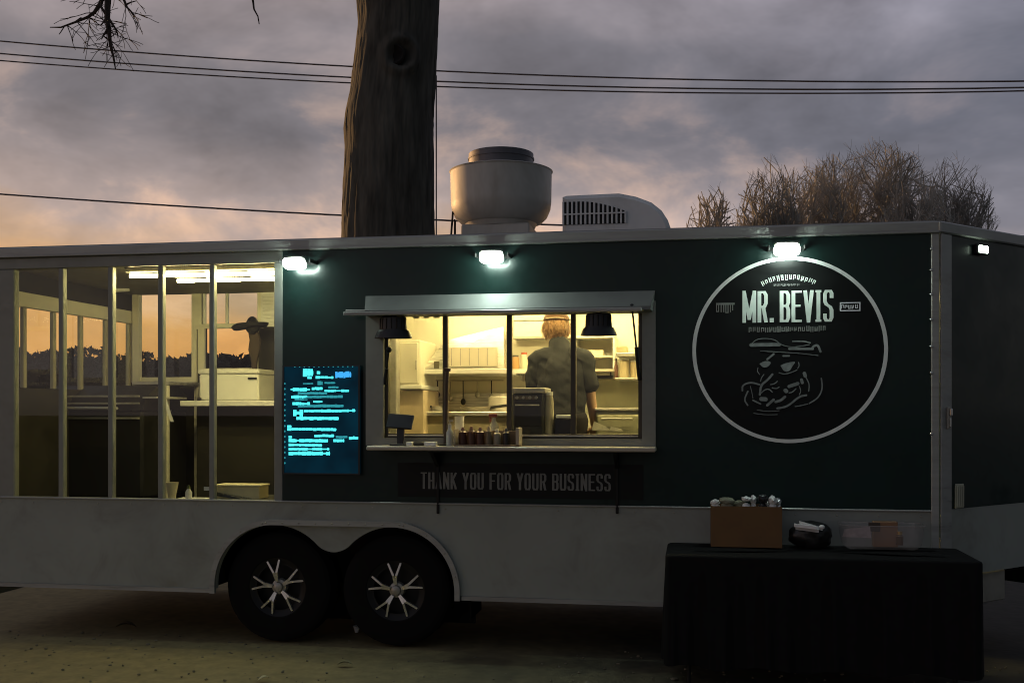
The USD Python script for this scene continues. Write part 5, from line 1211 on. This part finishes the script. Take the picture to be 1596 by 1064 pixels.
# ------------------------------------------------------------------ the old tree behind the trailer
TY = 5.2
def tp(u, v): return at(u, v, TY)
tree = thing('old_tree', 'thick dark bare tree trunk rising behind the trailer roof', 'tree', (tp(607, 640)[0], TY, 0))
def make_trunk():
    ctl = [(640, 533, 683), (500, 536, 680), (372, 538, 675), (300, 540, 674), (240, 543, 673), (205, 541, 672), (180, 543, 673), (150, 549, 674), (120, 553, 676), (80, 558, 678), (40, 562, 680), (0, 559, 682), (-120, 550, 690), (-260, 535, 706)]
    zs_, cs, rs_ = [], [], []
    for v, a, b_ in ctl:
        pa, pb = tp(a, v), tp(b_, v); zs_.append(pa[2]); cs.append((pa[0] + pb[0]) / 2); rs_.append((pb[0] - pa[0]) / 2)
    zs_ = [-0.1] + zs_; cs = [cs[0]] + cs; rs_ = [rs_[0] * 1.25] + rs_
    zz = np.linspace(zs_[0], zs_[-1], 420); cc = np.interp(zz, zs_, cs); rr = np.interp(zz, zs_, rs_)
    n = 220; th = np.arange(n) * 2 * math.pi / n
    G = np.stack([np.cos(th)[None] + 0 * zz[:, None], np.sin(th)[None] + 0 * zz[:, None], 0.25 * zz[:, None] + 0 * th[None]], -1)
    rough = (meshkit.fbm(G * 2.2, 4, 8) - .5) * .10 - np.abs(meshkit.fbm(G * [11, 11, 4.5], 4, 5) - .5) * .13 - np.abs(meshkit.noise(G * [26, 26, 12], 9) - .5) * .035 + .03
    R_ = rr[:, None] * (1 + rough)
    kz_, kth = tp(632, 105)[2], -math.pi / 2 + .42
    dk = ((zz[:, None] - kz_) / .17) ** 2 + (((th[None] - (kth % (2 * math.pi)))) / .34) ** 2
    R_ = R_ + .07 * np.exp(-(np.sqrt(dk) - 1.0) ** 2 * 6) - .10 * np.exp(-dk * 1.6)
    V = np.stack([cc[:, None] + R_ * np.cos(th), TY + R_ * np.sin(th), zz[:, None] + 0 * th[None]], -1).reshape(-1, 3)
    f = []
    i, j = np.meshgrid(np.arange(419), np.arange(n), indexing='ij')
    a, b_ = i * n + j, i * n + (j + 1) % n
    f = np.vstack([np.stack([a, b_, b_ + n], -1).reshape(-1, 3), np.stack([a, b_ + n, a + n], -1).reshape(-1, 3)])
    return trimesh.Trimesh(V, f, process=False), np.array([cc[-1], TY, zz[-1]]), rr[-1]
trm, ttop, rtop = make_trunk()
part(tree, 'trunk', trm, BARK, smooth=True)
kn = tp(632, 105)
part(tree, 'knot_hole', lathe([(0, -.045), (.05, -.04), (.08, -.01), (.10, .012), (.115, .0), (.12, -.03)], (kn[0], TY - .455, kn[2]), 24, 'y'), mat('knot_hollow_black', (0.012, 0.010, 0.009), 0.95, bump=.6), smooth=40)  # near black colour stands in for the shade inside the hollow
def grow(p, d, r, L, depth, R, out, droop=0.0, spread=.6, minr=.0022, seg=4):
    pts, rad = [p], [r]
    d = d / np.linalg.norm(d)
    for k in range(seg):
        d = d + R.normal(0, .13, 3) + np.array([0, 0, -droop]); d /= np.linalg.norm(d)
        p = p + d * L / seg; pts.append(p); rad.append(max(minr, r * (1 - .45 * (k + 1) / seg)))
    out.append(tube(pts, rad, 5 if r > .02 else 3, False))
    if depth:
        for k in range(R.integers(2, 4)):
            t = R.uniform(.35, 1.0); i = min(seg - 1, int(t * seg)); q = pts[i] + (pts[i + 1] - pts[i]) * (t * seg - i)
            nd = d + R.normal(0, spread, 3)
            grow(q, nd, max(minr, rad[i] * R.uniform(.5, .7)), L * R.uniform(.55, .8), depth - 1, R, out, droop, spread, minr, seg)
        grow(p, d, rad[-1] * .95, L * .75, depth - 1, R, out, droop, spread, minr, seg)
R = np.random.default_rng(3)
# big limbs above the frame, one of them reaching left with hanging twigs
LD = 3.4
limb_end = at(160, -330, LD)
lp = [ttop + [0, 0, -.4], ttop + [-.8, -.5, .5], ttop * .45 + limb_end * .55 + [0, 0, .9], limb_end]
part(tree, 'limb', tube(lp, [rtop * .75, .30, .17, .07], 12), BARK, smooth=True)
part(tree, 'limb', tube([ttop + [0, 0, -.3], ttop + [.5, .3, 1.2], ttop + [1.6, .4, 3.2], ttop + [2.4, .8, 5]], [rtop * .8, .34, .2, .06], 12), BARK, smooth=True)
tw_ = []
def hang(pts, r0, r1):
    P_ = [at(u, v, LD) for u, v in pts]; tw_.append(tube(P_, np.linspace(r0, r1, len(P_)), 6, True)); return P_
hang([(160, -330), (150, -160), (163, -40), (168, 0), (167, 30), (170, 50), (172, 70), (177, 90), (180, 108)], .05, .006)
hang([(165, -20), (155, 8), (147, 20), (137, 27), (120, 34), (95, 43), (78, 43)], .025, .005)
hang([(162, -10), (157, 10), (164, 22)], .02, .012)
hang([(170, 30), (178, 42), (183, 52), (184, 60)], .014, .004)
hang([(168, 45), (161, 56), (158, 62)], .012, .004)
hang([(167, 28), (157, 40), (150, 38)], .010, .004)
hang([(190, -60), (193, 0), (198, 12), (206, 20), (209, 29)], .018, .005)
hang([(196, 8), (204, 4), (212, 2)], .010, .004)
hang([(118, 34), (126, 28), (133, 30)], .008, .004)
hang([(100, 42), (95, 50), (92, 54)], .006, .004)
hang([(130, 68), (138, 64)], .004, .003)
lone = [at(u, v, LD) for u, v in ((395, -80), (394, 0), (396, 15), (402, 26), (404, 38))]
part(tree, 'hanging_twig', tube(lone, np.linspace(.013, .005, 5), 6), TWIG)
Rg = np.random.default_rng(12)
for (u, v) in [(147, 20), (137, 27), (120, 34), (167, 30), (170, 50), (157, 10), (178, 42), (198, 12), (206, 20), (161, 56), (165, -10), (105, 40), (173, 72), (186, -30), (150, -5), (140, 22), (193, 0), (183, 50)]:
    p = at(u, v, LD)
    for k in range(2):
        grow(p, np.array([Rg.normal(0, 1), Rg.normal(0, .6), Rg.normal(-.45, .6)]), .0065, Rg.uniform(.12, .28), 1, Rg, tw_, .05, .7, .0035, 3)
part(tree, 'twigs', tw_, TWIG)

# ------------------------------------------------------------------ bare trees beyond the trailer
def bare_tree(u0, u1, vtop, depth, seed, label, ntwig=620, lean=0.0):
    """a bare tree whose fine twigs fill a domed crown between columns u0 and u1 of the photograph's width"""
    R = np.random.default_rng(seed)
    a, b_, top = atd(u0, HY, depth), atd(u1, HY, depth), atd((u0 + u1) / 2, vtop, depth)
    cw = np.linalg.norm(b_ - a) / 2 * 1.12; H = top[2]; base = (a + b_) / 2; base[2] = 0
    base = base + RIGHT * lean * cw
    cc = (a + b_) / 2; cc[2] = H * .66
    t = thing('bare_tree', label, 'tree', base, 'bare trees beyond the trailer roof')
    fork = base + [0, 0, H * .24]
    part(t, 'trunk', tube([base - [0, 0, .2], base + [.04, .03, H * .12], fork], [.24, .19, .16], 8), FARTWIG, smooth=True)
    def inside(p): 
        q = (p - cc) / np.array([cw * 1.15, cw * 1.15, H * .345]); return (q ** 2).sum(-1)
    limbs_, fine = [], []
    nodes = []
    nl = 24
    for k in range(nl):
        az_ = 2 * math.pi * k / nl + R.uniform(-.3, .3); tl = R.uniform(.1, 1.0) ** .55
        tgt = cc + np.array([math.cos(az_) * cw * tl * 1.02, math.sin(az_) * cw * tl * 1.02, H * .33 * math.sqrt(max(0, 1 - tl * tl)) * R.uniform(.45, .98)])
        P_ = [fork]; n = 9
        for i in range(1, n + 1):
            f = i / n
            p = fork + (tgt - fork) * f + np.array([0, 0, H * .05 * math.sin(math.pi * f)]) + R.normal(0, .12, 3) * (f < 1)
            P_.append(p)
        r = np.linspace(.10, .026, n + 1)
        limbs_.append(tube(P_, r, 5, False))
        for i in range(4, n + 1): nodes.append((P_[i], P_[i] - P_[i - 1], r[i]))
    sub = []
    for p, d, r in nodes:
        for k in range(3):
            L = H * R.uniform(.09, .22); dd = d / np.linalg.norm(d) + R.normal(0, .6, 3) + [0, 0, .1]; dd /= np.linalg.norm(dd)
            Q = [p]; q = p
            for i in range(4):
                dd = dd + R.normal(0, .2, 3); dd /= np.linalg.norm(dd); q = q + dd * L / 4
                if inside(q) > 1.05: break
                Q.append(q)
            if len(Q) > 1:
                limbs_.append(tube(Q, np.linspace(r * .6, .012, len(Q)), 4, False)); sub += [(Q[i], Q[i] - Q[i - 1]) for i in range(1, len(Q))]
    for k in range(ntwig * 3):
        p, d = sub[R.integers(len(sub))]
        L = H * R.uniform(.045, .11); dd = d / np.linalg.norm(d) + R.normal(0, .5, 3) + [0, 0, .3]; dd /= np.linalg.norm(dd)
        q1 = p + dd * L * .5; dd = dd + R.normal(0, .22, 3); dd /= np.linalg.norm(dd); q2 = q1 + dd * L * .5
        if inside(q2) > 1.12: continue
        fine.append(tube([p, q1, q2], [.0075, .006, .004], 3, False))
        for j in range(2):
            e = dd + R.normal(0, .8, 3); e /= np.linalg.norm(e)
            fine.append(tube([q1, q1 + e * L * .45], [.0055, .0035], 3, False))
    part(t, 'limbs', limbs_, FARTWIG)
    part(t, 'twigs', fine, FARTWIG, kind='stuff')
bare_tree(1150, 1245, 250, 30, 1, 'slim bare tree at the left end of the group above the round logo', 330)
bare_tree(1205, 1325, 256, 33, 2, 'bushy bare tree between the slim tree and the tallest tree', 480)
bare_tree(1255, 1450, 226, 36, 3, 'tallest bare tree in the middle of the group at right', 950)
bare_tree(1380, 1485, 268, 31, 7, 'shorter bare tree just right of the tallest tree', 400)
bare_tree(1440, 1540, 246, 34, 4, 'rounded bare tree nearest the front corner of the trailer', 520, -.35)
bare_tree(1070, 1150, 290, 33, 5, 'lowest sparse sapling beside the air conditioner', 150)

# ------------------------------------------------------------------ far tree line, seen through the porch windows
def treeline():
    R = np.random.default_rng(21)
    V, Fc = [], []
    q = np.array([[-.5, 0, -.4], [.5, 0, -.4], [.1, 0, .6]])
    cs = []
    for k in range(330):
        az_ = R.uniform(-1.45, .25); rad = R.uniform(58, 72)  # runs on to the left out of view, keeping low sun off the ground
        p = CAM + rad * (FWD * math.cos(az_) + RIGHT * math.sin(az_)); hh = R.uniform(3.7, 4.9) * rad / 62
        cs.append((p[0], p[1], hh, R.uniform(1.6, 3.0)))
    tris = []
    for x, y, hh, w in cs:
        n = 650
        zz = R.uniform(0, 1, n) ** .8 * hh; a = R.uniform(0, 2 * math.pi, n)
        rr = w * np.sqrt(np.maximum(.02, 1 - (np.abs(zz / hh - .45) / .58) ** 2)) * R.uniform(.2, 1, n) ** .5
        c = np.column_stack([x + rr * np.cos(a), y + rr * np.sin(a), zz])
        s = R.uniform(.10, .30, n)
        e1 = R.normal(size=(n, 3)); e1 /= np.linalg.norm(e1, axis=1, keepdims=True)
        e2 = np.cross(e1, R.normal(size=(n, 3))); e2 /= np.linalg.norm(e2, axis=1, keepdims=True)
        tris.append(np.stack([c - e1 * s[:, None] - e2 * s[:, None] * .5, c + e1 * s[:, None] - e2 * s[:, None] * .5, c + e2 * s[:, None]], 1))
    t = np.concatenate(tris).reshape(-1, 3)
    return trimesh.Trimesh(t, np.arange(len(t)).reshape(-1, 3), process=False)
single('distant_treeline', treeline(), LEAFD, 'dark far tree line under the orange sky seen through the porch windows', 'treeline', kind='stuff')

# ------------------------------------------------------------------ power lines
def wire(pts, Y, r, label):
    us = np.array([p[0] for p in pts]); vs = np.array([p[1] for p in pts])
    c = np.polyfit(us, vs, 2)
    uu = np.linspace(-500, 2100, 60)
    P_ = np.array([at(u, np.polyval(c, u), Y) for u in uu])
    single('power_line', tube(P_, r, 6), WIRE, label, 'power line', smooth=True)
wire([(0, 65), (280, 85), (555, 105), (680, 112), (1180, 125), (1596, 127)], 24, .024, 'topmost power line of the upper three crossing the whole sky')
wire([(0, 84), (280, 104), (555, 122), (680, 128), (1180, 138), (1596, 137)], 24, .024, 'middle power line of the upper three behind the trunk')
wire([(0, 95), (280, 114), (555, 130), (680, 136), (1180, 145), (1596, 142)], 24, .022, 'lowest power line of the upper three behind the trunk')
wire([(0, 303), (270, 320), (540, 335), (690, 345), (850, 350), (1060, 357)], 15, .020, 'single lower power line just above the trailer roof')
gw = single('guy_wire', tube([at(680, 118, 5.6), at(680, 371, 5.6)], .008, 6), WIRE, 'thin vertical wire hanging right of the big trunk', 'wire')
stand = thing('fan_stay', 'short dark stay wire beside the exhaust fan on the roof', 'stay', (X(704, .9), .9, ZTOP))
part(stand, 'rod', tube([at(706, 330, .9), at(703, 368, .9)], .008, 6), BLACKM)
part(stand, 'foot', box(X(703, .9) - .02, X(703, .9) + .02, .88, .92, ZTOP + .0125, ZTOP + .02), BLACKM)
